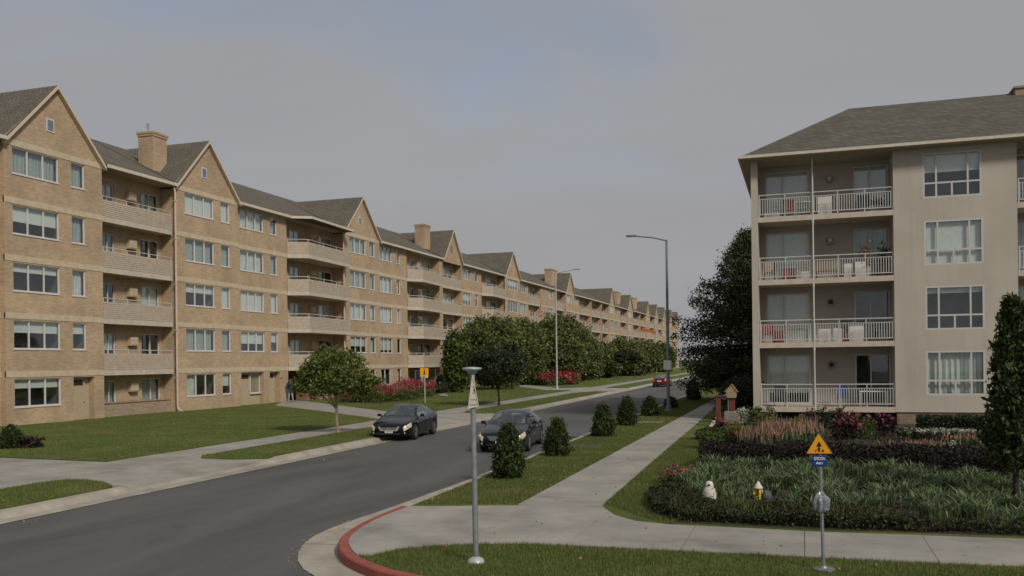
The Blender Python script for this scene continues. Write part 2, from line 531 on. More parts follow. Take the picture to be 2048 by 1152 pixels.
class MB:
    def __init__(self):
        self.v, self.f, self.m = [], [], []

    def poly(self, pts, mi=0):
        i = len(self.v)
        self.v += [tuple(p) for p in pts]
        self.f.append(tuple(range(i, i + len(pts))))
        self.m.append(mi)
        return self

    def box(self, x0, y0, z0, x1, y1, z1, mi=0):
        x0, x1 = min(x0, x1), max(x0, x1)
        y0, y1 = min(y0, y1), max(y0, y1)
        z0, z1 = min(z0, z1), max(z0, z1)
        i = len(self.v)
        self.v += [(x0, y0, z0), (x1, y0, z0), (x1, y1, z0), (x0, y1, z0), (x0, y0, z1), (x1, y0, z1), (x1, y1, z1), (x0, y1, z1)]
        for q in ((0, 3, 2, 1), (4, 5, 6, 7), (0, 1, 5, 4), (1, 2, 6, 5), (2, 3, 7, 6), (3, 0, 4, 7)):
            self.f.append(tuple(i + a for a in q)); self.m.append(mi)
        return self

    def tube(self, p, q, r0, r1=None, n=8, mi=0, caps=True):
        r1 = r0 if r1 is None else r1
        p, q = Vector(p), Vector(q)
        d = (q - p)
        if d.length < 1e-6: return self
        d.normalize()
        a = d.orthogonal().normalized()
        b = d.cross(a)
        i = len(self.v)
        for c, r in ((p, r0), (q, r1)):
            for k_ in range(n):
                t = 2 * math.pi * k_ / n
                self.v.append(tuple(c + (a * math.cos(t) + b * math.sin(t)) * r))
        for k_ in range(n):
            j = (k_ + 1) % n
            self.f.append((i + k_, i + j, i + n + j, i + n + k_)); self.m.append(mi)
        if caps:
            self.f.append(tuple(i + n - 1 - k_ for k_ in range(n))); self.m.append(mi)
            self.f.append(tuple(i + n + k_ for k_ in range(n))); self.m.append(mi)
        return self

    def path(self, pts, r, n=6, mi=0):
        for a, b in zip(pts[:-1], pts[1:]):
            self.tube(a, b, r, n=n, mi=mi)
        return self

    def lathe(self, prof, c=(0, 0, 0), n=16, mi=0, sx=1.0, sy=1.0):
        i = len(self.v)
        for r, z in prof:
            for k_ in range(n):
                t = 2 * math.pi * k_ / n
                self.v.append((c[0] + r * sx * math.cos(t), c[1] + r * sy * math.sin(t), c[2] + z))
        for a in range(len(prof) - 1):
            for k_ in range(n):
                j = (k_ + 1) % n
                self.f.append((i + a * n + k_, i + a * n + j, i + (a + 1) * n + j, i + (a + 1) * n + k_)); self.m.append(mi)
        self.f.append(tuple(i + n - 1 - k_ for k_ in range(n))); self.m.append(mi)
        t = i + (len(prof) - 1) * n
        self.f.append(tuple(t + k_ for k_ in range(n))); self.m.append(mi)
        return self

    def prism(self, pts, z0, z1, mi=0, mtop=None):
        n = len(pts)
        ar = sum(pts[i][0] * pts[(i + 1) % n][1] - pts[(i + 1) % n][0] * pts[i][1] for i in range(n))
        if ar < 0: pts = pts[::-1]
        i = len(self.v)
        self.v += [(x, y, z0) for x, y in pts] + [(x, y, z1) for x, y in pts]
        self.f.append(tuple(i + n - 1 - k_ for k_ in range(n))); self.m.append(mi)
        self.f.append(tuple(i + n + k_ for k_ in range(n))); self.m.append(mi if mtop is None else mtop)
        for k_ in range(n):
            j = (k_ + 1) % n
            self.f.append((i + k_, i + j, i + n + j, i + n + k_)); self.m.append(mi)
        return self

    def extrude(self, pts, vec, mi=0):
        n = len(pts)
        i = len(self.v)
        vec = Vector(vec)
        self.v += [tuple(p) for p in pts] + [tuple(Vector(p) + vec) for p in pts]
        self.f.append(tuple(i + n - 1 - k_ for k_ in range(n))); self.m.append(mi)
        self.f.append(tuple(i + n + k_ for k_ in range(n))); self.m.append(mi)
        for k_ in range(n):
            j = (k_ + 1) % n
            self.f.append((i + k_, i + j, i + n + j, i + n + k_)); self.m.append(mi)
        return self

    def mesh(self, name, mats, off=(0, 0, 0), smooth=False):
        me = bpy.data.meshes.new(name)
        ox, oy, oz = off
        me.from_pydata([(x - ox, y - oy, z - oz) for x, y, z in self.v], [], self.f)
        for m in (mats if isinstance(mats, (list, tuple)) else [mats]):
            me.materials.append(M(m))
        if any(self.m):
            me.polygons.foreach_set('material_index', self.m)
        if smooth:
            me.polygons.foreach_set('use_smooth', [True] * len(me.polygons))
        me.update()
        return me

    def build(self, name, mats, parent=None, smooth=False, local=False, bevel=0.0):
        off = (0, 0, 0)
        if parent is not None and not local:
            off = ORG[parent.name]
        o = bpy.data.objects.new(name, self.mesh(name, mats, off, smooth))
        COL.objects.link(o)
        if parent is not None:
            o.parent = parent
            ORG[o.name] = ORG[parent.name]
        else:
            ORG[o.name] = Vector((0, 0, 0))
        if bevel:
            b = o.modifiers.new('bevel', 'BEVEL'); b.width = bevel; b.segments = 2; b.limit_method = 'ANGLE'
        return o


def inst(name, me, parent, loc):
    """an object sharing mesh data, at a world place, under parent (whose root is not rotated)"""
    o = bpy.data.objects.new(name, me)
    COL.objects.link(o)
    o.parent = parent
    o.location = Vector(loc) - ORG[parent.name]
    ORG[o.name] = Vector(loc)
    return o


def struct(name, mb, mats, smooth=False):
    return tag(mb.build(name, mats, smooth=smooth), kind='structure')


def np_mesh(name, V, nper, mat):
    """V: (N*nper,3) separate little faces of nper corners"""
    me = bpy.data.meshes.new(name)
    nv = len(V)
    nf = nv // nper
    me.vertices.add(nv)
    me.vertices.foreach_set('co', np.ascontiguousarray(V, dtype=np.float32).ravel())
    me.loops.add(nv)
    me.loops.foreach_set('vertex_index', np.arange(nv, dtype=np.int32))
    me.polygons.add(nf)
    me.polygons.foreach_set('loop_start', np.arange(nf, dtype=np.int32) * nper)
    for m in (mat if isinstance(mat, (list, tuple)) else [mat]):
        me.materials.append(M(m))
    me.update(calc_edges=True)
    return me


def np_obj(name, V, nper, mat, parent=None, mi=None):
    off = np.array(ORG[parent.name]) if parent is not None else np.zeros(3)
    me = np_mesh(name, V - off, nper, mat)
    if mi is not None:
        me.polygons.foreach_set('material_index', mi.astype(np.int32))
    o = bpy.data.objects.new(name, me)
    COL.objects.link(o)
    if parent is not None:
        o.parent = parent
        ORG[o.name] = ORG[parent.name]
    else:
        ORG[o.name] = Vector((0, 0, 0))
    return o


def unit(n):
    v = rng.normal(size=(n, 3))
    return v / np.linalg.norm(v, axis=1)[:, None]


def leaves(pos, size, aspect=0.55, up=0.0, out=None, outw=0.0):
    n = len(pos)
    a = unit(n)
    a[:, 2] += up
    if out is not None: a += out * outw
    a /= np.linalg.norm(a, axis=1)[:, None]
    b = np.cross(a, unit(n))
    b /= np.linalg.norm(b, axis=1)[:, None] + 1e-9
    s = (size * rng.uniform(0.6, 1.35, n))[:, None]
    V = np.stack([pos - a * s * 0.5, pos + b * s * aspect * 0.5 + a * s * 0.05, pos + a * s * 0.5, pos - b * s * aspect * 0.5 + a * s * 0.05], 1)
    return V.reshape(-1, 3)


def blades(pos, h, w, lean=0.45):
    """upright grass blades / strap leaves: one bent strip of two faces is not needed at this size: a triangle each"""
    n = len(pos)
    ang = rng.uniform(0, 2 * math.pi, n)
    d = np.stack([np.cos(ang), np.sin(ang), np.zeros(n)], 1)
    ln = rng.uniform(0, lean, n)[:, None]
    hh = (h * rng.uniform(0.5, 1.25, n))[:, None]
    ang2 = rng.uniform(0, 2 * math.pi, n)
    e = np.stack([np.cos(ang2), np.sin(ang2), np.zeros(n)], 1) * (w * rng.uniform(0.7, 1.3, n))[:, None] * 0.5
    tip = pos + np.array([0, 0, 1.0]) * hh + d * hh * ln
    return np.stack([pos - e, pos + e, tip], 1).reshape(-1, 3)


def arching(pos, h, w, spread):
    """strap leaves that rise and bend over: two quads' worth as one 5-corner strip split in quad+tri -> use two faces of 4"""
    n = len(pos)
    ang = rng.uniform(0, 2 * math.pi, n)
    d = np.stack([np.cos(ang), np.sin(ang), np.zeros(n)], 1)
    side = np.stack([-np.sin(ang), np.cos(ang), np.zeros(n)], 1)
    hh = (h * rng.uniform(0.6, 1.2, n))[:, None]
    sp = (spread * rng.uniform(0.3, 1.2, n))[:, None]
    ww = (w * rng.uniform(0.7, 1.3, n))[:, None] * 0.5
    zup = np.array([0, 0, 1.0])
    m1 = pos + zup * hh * 0.75 + d * sp * 0.35
    m2 = pos + zup * hh * 0.95 + d * sp * 0.8
    tip = pos + zup * hh * 1.0 + d * sp * 1.1
    q1 = np.stack([pos - side * ww * 0.7, pos + side * ww * 0.7, m1 + side * ww, m1 - side * ww], 1)
    q2 = np.stack([m1 - side * ww, m1 + side * ww, tip + side * ww * 0.15, tip - side * ww * 0.15], 1)
    return np.concatenate([q1, q2], 1).reshape(-1, 3)


def in_poly(poly, n, zfun=0.0):
    """n random points inside a 2-D polygon"""
    p = np.array(poly)
    lo, hi = p.min(0), p.max(0)
    out = []
    got = 0
    while got < n:
        q = rng.uniform(lo, hi, (n * 2, 2))
        x, y = q[:, 0], q[:, 1]
        ins = np.zeros(len(q), bool)
        j = len(p) - 1
        for i in range(len(p)):
            xi, yi, xj, yj = p[i, 0], p[i, 1], p[j, 0], p[j, 1]
            cond = ((yi > y) != (yj > y)) & (x < (xj - xi) * (y - yi) / (yj - yi + 1e-12) + xi)
            ins ^= cond
            j = i
        out.append(q[ins]); got += ins.sum()
    q = np.concatenate(out)[:n]
    return np.concatenate([q, np.full((n, 1), zfun)], 1)


def area(poly):
    n = len(poly)
    return abs(sum(poly[i][0] * poly[(i + 1) % n][1] - poly[(i + 1) % n][0] * poly[i][1] for i in range(n))) / 2


def clip(poly, a, b, c):
    """keep a*x+b*y<=c"""
    out = []
    for i in range(len(poly)):
        p, q = poly[i], poly[(i + 1) % len(poly)]
        dp, dq = a * p[0] + b * p[1] - c, a * q[0] + b * q[1] - c
        if dp <= 0: out.append(p)
        if dp * dq < 0:
            t = dp / (dp - dq)
            out.append((p[0] + (q[0] - p[0]) * t, p[1] + (q[1] - p[1]) * t))
    return out


def inset_poly(pts, d):
    """shrink towards the centroid along both axes by about d"""
    cx_ = sum(p[0] for p in pts) / len(pts); cy_ = sum(p[1] for p in pts) / len(pts)
    out = []
    for x, y in pts:
        l = math.hypot(x - cx_, y - cy_) + 1e-6
        out.append((x - (x - cx_) / l * d, y - (y - cy_) / l * d))
    return out


def slabs(parent, poly, xs, ys, z0, z1, mat='concrete', name='paving_slab'):
    for i in range(len(xs) - 1):
        for j in range(len(ys) - 1):
            c = clip(poly, -1, 0, -xs[i])
            if len(c) > 2: c = clip(c, 1, 0, xs[i + 1])
            if len(c) > 2: c = clip(c, 0, -1, -ys[j])
            if len(c) > 2: c = clip(c, 0, 1, ys[j + 1])
            if len(c) > 2 and area(c) > 0.03:
                MB().prism(inset_poly(c, 0.006), z0, z1 + rng.uniform(-0.002, 0.002)).build(name, mat, parent)

# ------------------------------------------------------------------ ground, road, pavements
ROADZ = -0.15
struct('ground', MB().box(-900, -120, -0.60, 900, 1800, -0.24), 'ground')
struct('road', MB().poly([(-17.6, -60, ROADZ), (60, -60, ROADZ), (60, 14, ROADZ), (-6, 14, ROADZ), (-9, 420, ROADZ), (-26, 420, ROADZ)]), 'asphalt')


def XK(y): return -16.05 - 0.0195 * (y - 14)       # back of the left kerb
def XA(y): return XK(y) + 0.78                      # edge of the asphalt, left
def XI(y): return -18.60 - 0.020 * (y - 16)         # left pavement, street side
def XO(y): return XI(y) - 1.95                      # left pavement, lawn side
def XR(y): return -7.98 - 0.0205 * (y - 17)         # right kerb, street face


DRIVE = [(18.9, 24.1), (37.3, 48.2), (83.0, 93.5)]


def kerb_z(y):
    for a, b in DRIVE:
        if a - 0.9 < y < b + 0.9:
            t = min(1.0, max(0.0, min((y - a + 0.9) / 0.9, (b + 0.9 - y) / 0.9)))
            return 0.0 - 0.105 * t
    return 0.0


ysL = sorted(set(list(np.arange(-30, 120, 1.5)) + list(np.arange(120, 421, 20)) + [v for a, b in DRIVE for v in (a - 0.9, a - 0.45, a, b, b + 0.45, b + 0.9)]))
mb = MB(); mk = MB()
for y0, y1 in zip(ysL[:-1], ysL[1:]):
    gx = 0.30
    mb.poly([(XA(y0), y0, ROADZ + 0.012), (XK(y0) + gx, y0, ROADZ + 0.005), (XK(y1) + gx, y1, ROADZ + 0.005), (XA(y1), y1, ROADZ + 0.012)][::-1])
    za, zb = kerb_z(y0), kerb_z(y1)
    mk.poly([(XK(y0) + gx, y0, ROADZ - 0.02), (XK(y1) + gx, y1, ROADZ - 0.02), (XK(y1) + 0.20, y1, zb - 0.02), (XK(y0) + 0.20, y0, za - 0.02)])
    mk.poly([(XK(y0) + 0.20, y0, za - 0.02), (XK(y1) + 0.20, y1, zb - 0.02), (XK(y1), y1, zb + 0.005), (XK(y0), y0, za + 0.005)])
    mk.poly([(XK(y0), y0, za + 0.005), (XK(y1), y1, zb + 0.005), (XK(y1), y1, -0.24), (XK(y0), y0, -0.24)])
struct('gutter', mb, 'gutterc')
struct('kerb', mk, 'gutterc')

# left pavement: a bed with single slabs near the camera, one sheet farther off
mb = MB()
yy = [13 + 3 * i for i in range(130)]
for y0, y1 in zip(yy[:-1], yy[1:]):
    mb.poly([(XK(y0) - 0.01, y0, -0.145), (XK(y1) - 0.01, y1, -0.145), (XO(y1) - 0.4, y1, -0.145), (XO(y0) - 0.4, y0, -0.145)][::-1])
mb.poly([(-60, 13, -0.142), (-20, 13, -0.142), (-20.5, 24, -0.142), (-60, 24, -0.142)])
side = struct('left_pavement', mb, 'joint')
ys = list(np.arange(13.2, 84, 1.95))
for y0, y1 in zip(ys[:-1], ys[1:]):
    g = 0.006
    MB().prism([(XO(y0 + g), y0 + g), (XI(y0 + g), y0 + g), (XI(y1 - g), y1 - g), (XO(y1 - g), y1 - g)], -0.14, rng.uniform(-0.002, 0.002)).build('paving_slab', 'concrete', side)
MB().prism([(XO(84), 84), (XI(84), 84), (XI(400), 400), (XO(400), 400)], -0.05, 0.0).build('far_paving', 'concrete', side)
# driveway mouths: sloped aprons in slabs
for a, b in DRIVE:
    n = max(2, int((b - a) / 2.0))
    for i in range(n):
        y0, y1 = a - 0.6 + (b - a + 1.2) * i / n + 0.006, a - 0.6 + (b - a + 1.2) * (i + 1) / n - 0.006
        m = MB()
        lo = -0.10
        pts = [(XK(y0), y0, kerb_z(y0) + 0.004), (XK(y1), y1, kerb_z(y1) + 0.004), (XI(y1) + 0.006, y1, 0.0), (XI(y0) + 0.006, y0, 0.0)]
        m.poly(pts)
        m.poly([(x, y, -0.2) for x, y, z in pts][::-1])
        for q in range(4):
            p0, p1 = pts[q], pts[(q + 1) % 4]
            m.poly([(p0[0], p0[1], -0.2), (p1[0], p1[1], -0.2), p1, p0])
        m.build('driveway_apron', 'concrete', side)
drive = [(-60, 13.2), (XO(13.2) - 0.006, 13.2), (XO(22.5) - 0.006, 22.45), (-25.5, 22.8), (-60, 25)]
slabs(side, drive, [-60, -54, -48, -42, -38, -34, -31, -28, -25.6, -23.3, -20], [13.2, 15.6, 18.0, 20.3, 25.2], -0.05, 0.0)

# grass strips between kerb and pavement
GR = []


def lawn(name, pts, z=0.03, n=0, h=0.05, w=0.012, kind='structure'):
    o = struct(name, MB().prism(pts, -0.22, z), 'lawn')
    if n:
        GR.append((in_poly(pts, n, z), h, w))
    return o


def strip(a, b, n=12, round0=0.0, round1=0.0):
    """grass strip from Y a to b with rounded ends"""
    L_, R_ = [], []
    for i in range(n + 1):
        y = a + (b - a) * i / n
        L_.append((XI(y) + 0.01, y)); R_.append((XK(y) - 0.005, y))
    pts = R_ + L_[::-1]
    return pts


v1 = [(XK(-20) - 0.005, -20), (XK(17.4) - 0.005, 17.4), (-16.35, 17.95), (-17.1, 18.45), (-18.0, 18.75), (-18.5, 18.6), (XI(17.9) + 0.01, 17.9), (XI(14) + 0.01, 14), (XI(-20), -20)]
lawn('verge_lawn', v1, n=0)
GR.append((in_poly([p for p in v1 if p[1] > 0] + [(XI(13) + 0.01, 13), (XK(13), 13)], 9000, 0.03), 0.05, 0.014))
v2 = [(XK(24.6) - 0.005, 24.6), (XK(30) - 0.005, 30), (XK(36.4) - 0.005, 36.4), (XI(36.9) + 0.01, 36.9), (XI(30) + 0.01, 30), (XI(24.5) + 0.01, 24.6), (-18.4, 24.1), (-17.2, 24.15)]
lawn('verge_lawn', v2, n=9000, h=0.05, w=0.016)
v3 = [(XK(49) - 0.005, 49.0), (XK(60) - 0.005, 60), (XK(82) - 0.005, 82), (-18.7, 82.6), (XI(78) + 0.01, 78), (XI(60) + 0.01, 60), (XI(50) + 0.01, 50), (-18.6, 48.7), (-17.6, 48.6)]
lawn('verge_lawn', v3, n=8000, h=0.06, w=0.025)
v4 = [(XK(94.5) - 0.005, 94.5), (XK(400) - 0.005, 400), (XI(400) + 0.01, 400), (XI(95) + 0.01, 95)]
lawn('verge_lawn', v4)
# big lawn in front of the brick row, and the paths laid on it
lw = [(-25.4, 22.85), (XO(22.6) - 0.006, 22.55)] + [(XO(y) - 0.006, y) for y in (26, 30, 40, 50, 60, 70, 80, 120, 200, 400)] + [(-39.5, 400), (-39.5, 25.4)]
lawn('lawn', lw)
nl = 70000
q = in_poly([(-25.4, 22.85), (XO(22.6), 22.6), (XO(48), 48), (-24, 60), (-37.6, 60), (-37.6, 25.6)], nl, 0.03)
GR.append((q, 0.055, 0.02))
GR.append((in_poly([(XO(48), 48), (XO(90), 90), (-30, 92), (-34, 62), (-26, 56)], 16000, 0.03), 0.07, 0.035))
pth = [P(548, 812), P(600, 800.5), P(650, 806.5), P(760, 823.5), P(800, 824), P(905, 826), P(900, 829)]
pth = [P(548, 812), P(575, 801), P(610, 803), P(700, 815), P(775, 824.5)] + [(XO(48.2) - 0.01, 48.6), (XO(42.5) - 0.01, 42.2), P(735, 836), P(640, 823)]
pt = struct('garden_path', MB().prism(pth, -0.05, 0.042), 'concrete')
MB().prism([P(1005, 769), P(1020, 767.5), (-24.6, 91.5), (XO(93) - 0.01, 95), (XO(86) - 0.01, 86.2), P(1090, 781)], -0.05, 0.042).build('path_branch', 'concrete', pt)

# right side: land, kerb, gutter
kr = [(26, 9.4), (10, 10.0), (2, 10.55), (-2.5, 10.85), (-4.3, 11.02), (-5.62, 11.45), (-6.22, 11.83), (-6.72, 12.25), (-7.03, 12.62), (-7.37, 13.13), (-7.66, 13.80), (-7.86, 14.71), (-7.95, 15.67)]


def smooth(pts, it=2):
    for _ in range(it):
        o = [pts[0]]
        for p, q in zip(pts[:-1], pts[1:]):
            o += [(p[0] * .75 + q[0] * .25, p[1] * .75 + q[1] * .25), (p[0] * .25 + q[0] * .75, p[1] * .25 + q[1] * .75)]
        pts = o + [pts[-1]]
    return pts


kr = smooth(kr)
kr_red = kr + [(XR(16.9), 16.9)]
kr_con = [(XR(y), y) for y in [16.9] + list(np.arange(18, 120, 3)) + list(np.arange(120, 421, 20))]


def offset(pts, d):
    out = []
    for i, p in enumerate(pts):
        a = pts[max(0, i - 1)]; b = pts[min(len(pts) - 1, i + 1)]
        t = Vector((b[0] - a[0], b[1] - a[1])).normalized()
        out.append((p[0] + t.y * d, p[1] - t.x * d))      # right-hand side of travel
    return out


def kerb(name, pts, mat, top=0.012, w=0.17):
    inn = offset(pts, w)
    ch = offset(pts, 0.022)
    m = MB()
    for i in range(len(pts) - 1):
        a, b, c, d = pts[i], pts[i + 1], inn[i + 1], inn[i]
        e, f = ch[i + 1], ch[i]
        m.poly([(*a, ROADZ - 0.05), (*b, ROADZ - 0.05), (*b, top - 0.022), (*a, top - 0.022)][::-1])
        m.poly([(*a, top - 0.022), (*b, top - 0.022), (*e, top), (*f, top)][::-1])
        m.poly([(*f, top), (*e, top), (*c, top), (*d, top)][::-1])
        m.poly([(*d, top), (*c, top), (*c, -0.2), (*d, -0.2)][::-1])
    for q in (0, len(pts) - 1):
        m.poly([(*pts[q], ROADZ - .05), (*pts[q], top - .022), (*ch[q], top), (*inn[q], top), (*inn[q], -.2)])
    return struct(name, m, mat), inn


_, in1 = kerb('red_kerb', kr_red, 'redpaint')
_, in2 = kerb('right_kerb', kr_con, 'gutterc', top=0.008)
gl = smooth([(26, 8.8), (10, 9.35), (2, 9.9), (-3.5, 10.35), (-5.9, 10.85), (-7.08, 11.71), (-7.46, 12.11), (-7.90, 12.73), (-8.29, 13.55), (-8.52, 14.35), (-8.60, 15.41), (-8.52, 16.87)], 2) + [(XR(y) - 0.40, y) for y in list(np.arange(19, 120, 3)) + list(np.arange(120, 421, 20))]
kall = kr_red[:-1] + kr_con
# gutter strip between asphalt edge line gl and kerb
m = MB()


def resample(pts, n):
    d = [0]
    for a, b in zip(pts[:-1], pts[1:]): d.append(d[-1] + math.hypot(b[0] - a[0], b[1] - a[1]))
    out = []
    for i in range(n):
        t = d[-1] * i / (n - 1)
        j = max(0, min(len(d) - 2, int(np.searchsorted(d, t)) - 1))
        u = (t - d[j]) / (d[j + 1] - d[j] + 1e-9)
        out.append((pts[j][0] + (pts[j + 1][0] - pts[j][0]) * u, pts[j][1] + (pts[j + 1][1] - pts[j][1]) * u))
    return out


# pair by parts so both lines stay level with each other
cut = next(i for i, p in enumerate(gl) if p[1] >= 16.8)
ga, ka = resample(gl[:cut + 1], 60), resample(kr_red, 60)
gb, kb = resample(gl[cut:], 90), resample(kr_con, 90)
for A_, B_ in ((ga, ka), (gb, kb)):
    for i in range(len(A_) - 1):
        m.poly([(*A_[i], ROADZ + 0.014), (*A_[i + 1], ROADZ + 0.014), (*B_[i + 1], ROADZ + 0.006), (*B_[i], ROADZ + 0.006)][::-1])
gtr = struct('right_gutter', m, 'gutterc')
# joints of the gutter at the corner: narrow dark grooves are left between apron stones
for i in range(24, 58, 6):
    a, b = Vector((*ga[i], ROADZ + 0.0155)), Vector((*ka[i], ROADZ + 0.0095))
    t = (Vector((*ga[i + 1], 0)) - Vector((*ga[i], 0))).normalized() * 0.009
    MB().poly([a - t, a + t, b + t, b - t]).build('gutter_joint', 'joint', gtr)

land = in1[:-1] + in2 + [(200, 420), (200, 9.0), (26, 9.4 + 0.17)]
struct('right_lawn', MB().prism(land, -0.22, 0.0), 'lawn')

# corner pavement and the footway up the street, cut in slabs
VT = [(-6.42, 12.44), (-6.18, 13.04), (-5.65, 13.42), (-5.07, 13.73), (-4.28, 13.94), (-2.32, 13.98), (0.21, 14.04), (2.94, 14.17), (24, 15.1)]
BF = [(-3.95, 18.0), (-3.82, 17.6), (-3.46, 16.86), (-2.97, 16.34), (-2.3, 16.14), (0.25, 16.08), (3.38, 16.28), (24, 17.4)]
ck = [p for p in in1 if p[1] > 12.35 and p[0] < -6.2]
cpoly = VT + BF[::-1] + [(-5.65, 17.5), (-7.78, 16.85)] + [p for p in ck[::-1] if p[1] < 16.6]
rp_ = struct('right_pavement', MB().prism(cpoly, -0.18, 0.004), 'joint')
slabs(rp_, cpoly, [-9, -7.15, -5.4, -3.65, -1.85, 0.0, 1.85, 3.7, 5.5, 8, 11, 14, 18, 24], [12, 14.95, 17.9], 0.0, 0.022)


def fi(y): return -5.65 - 0.0115 * (y - 17.5)
def fo(y): return -3.95 - 0.0310 * (y - 18) if y < 60 else -5.25


ys = list(np.arange(17.6, 66, 1.72))
m = MB()
for y0, y1 in zip(ys[:-1], ys[1:]):
    MB().prism([(fi(y0 + .006), y0 + .006), (fo(y0 + .006), y0 + .006), (fo(y1 - .006), y1 - .006), (fi(y1 - .006), y1 - .006)], -0.1, 0.022 + rng.uniform(-.002, .002)).build('paving_slab', 'concrete', rp_)
MB().prism([(fi(66), 66), (fo(66), 66), (fo(66), 400), (fi(66) - 3, 400)], -0.1, 0.022).build('far_paving', 'concrete', rp_)
# utility covers set in the right grass strip
for i, (a, lab) in enumerate((([(-8.1, 30.6), (-6.75, 30.9), (-6.55, 29.75), (-7.75, 29.5)], 'dark grey flat utility slab in the grass beside the second small conifer'),
                              ([(-8.5, 42.6), (-6.35, 42.9), (-6.30, 41.9), (-8.4, 41.7)], 'grey flat slab crossing the grass between the fourth and fifth conifers'))):
    tag(MB().prism(a, -0.05, 0.02).build('utility_slab', 'stone_dark' if i == 0 else 'stone', bevel=0.006), lab, 'slab')
tag(MB().prism([P(878, 790), P(890, 789), P(897, 792), P(893, 795), P(878, 794)], -0.02, 0.12).build('stone_slab', 'stone', bevel=0.04),
    'flat pale stone lying on the lawn by the yellow square sign', 'stone')

# ------------------------------------------------------------------ facade helpers
class Fac:
    """a wall plane: 'L' faces +X (brick row), 'R' faces -Y (stucco building); u along, v up, d outward"""
    def __init__(self, kind, plane):
        self.k, self.p = kind, plane

    def __call__(self, u, v, d=0.0):
        return (self.p + d, u, v) if self.k == 'L' else (u, self.p - d, v)

    def box(self, mb, u0, v0, d0, u1, v1, d1, mi=0):
        a, b = self(u0, v0, d0), self(u1, v1, d1)
        mb.box(*a, *b, mi)

    def quad(self, mb, pts, mi=0):
        q = [self(*p) for p in pts]
        if self.k == 'R': q = q
        mb.poly(q, mi)


def wall(fac, mb, u0, u1, v0, v1, ops, rev=0.14, room=1.5):
    """wall with real openings, reveals and a dim room behind each; ops: (u0,v0,u1,v1)"""
    us = sorted(set([u0, u1] + [o[0] for o in ops] + [o[2] for o in ops]))
    vs = sorted(set([v0, v1] + [o[1] for o in ops] + [o[3] for o in ops]))
    us = [u for u in us if u0 <= u <= u1]; vs = [v for v in vs if v0 <= v <= v1]
    for a, b in zip(us[:-1], us[1:]):
        run = None
        for c, d in zip(vs[:-1], vs[1:]):
            um, vm = (a + b) / 2, (c + d) / 2
            hole = any(o[0] < um < o[2] and o[1] < vm < o[3] for o in ops)
            if not hole:
                run = (run[0], d) if run else (c, d)
            if (hole or d == vs[-1]) and run:
                fac.quad(mb, [(a, run[0], 0), (b, run[0], 0), (b, run[1], 0), (a, run[1], 0)])
                run = None
    for o in ops:
        a, c, b, d = o[:4]
        rev_ = o[5] if len(o) > 5 else rev
        for (p, q), r_ in ((((a, c), (b, c)), 0), (((b, c), (b, d)), 0), (((b, d), (a, d)), 0), (((a, d), (a, c)), 0)):
            fac.quad(mb, [(*p, 0), (*q, 0), (*q, -rev_), (*p, -rev_)])
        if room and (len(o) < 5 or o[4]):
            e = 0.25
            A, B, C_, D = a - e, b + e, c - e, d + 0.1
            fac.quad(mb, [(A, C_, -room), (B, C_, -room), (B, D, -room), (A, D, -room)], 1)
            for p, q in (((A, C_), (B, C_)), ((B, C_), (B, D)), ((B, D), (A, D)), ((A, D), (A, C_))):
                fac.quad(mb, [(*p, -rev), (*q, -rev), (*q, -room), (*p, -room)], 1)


CACHE = {}


def cached(key, fn):
    if key not in CACHE:
        CACHE[key] = fn()
    return CACHE[key]


def bar(fac0, mb, *a):
    fac0.box(mb, *a)


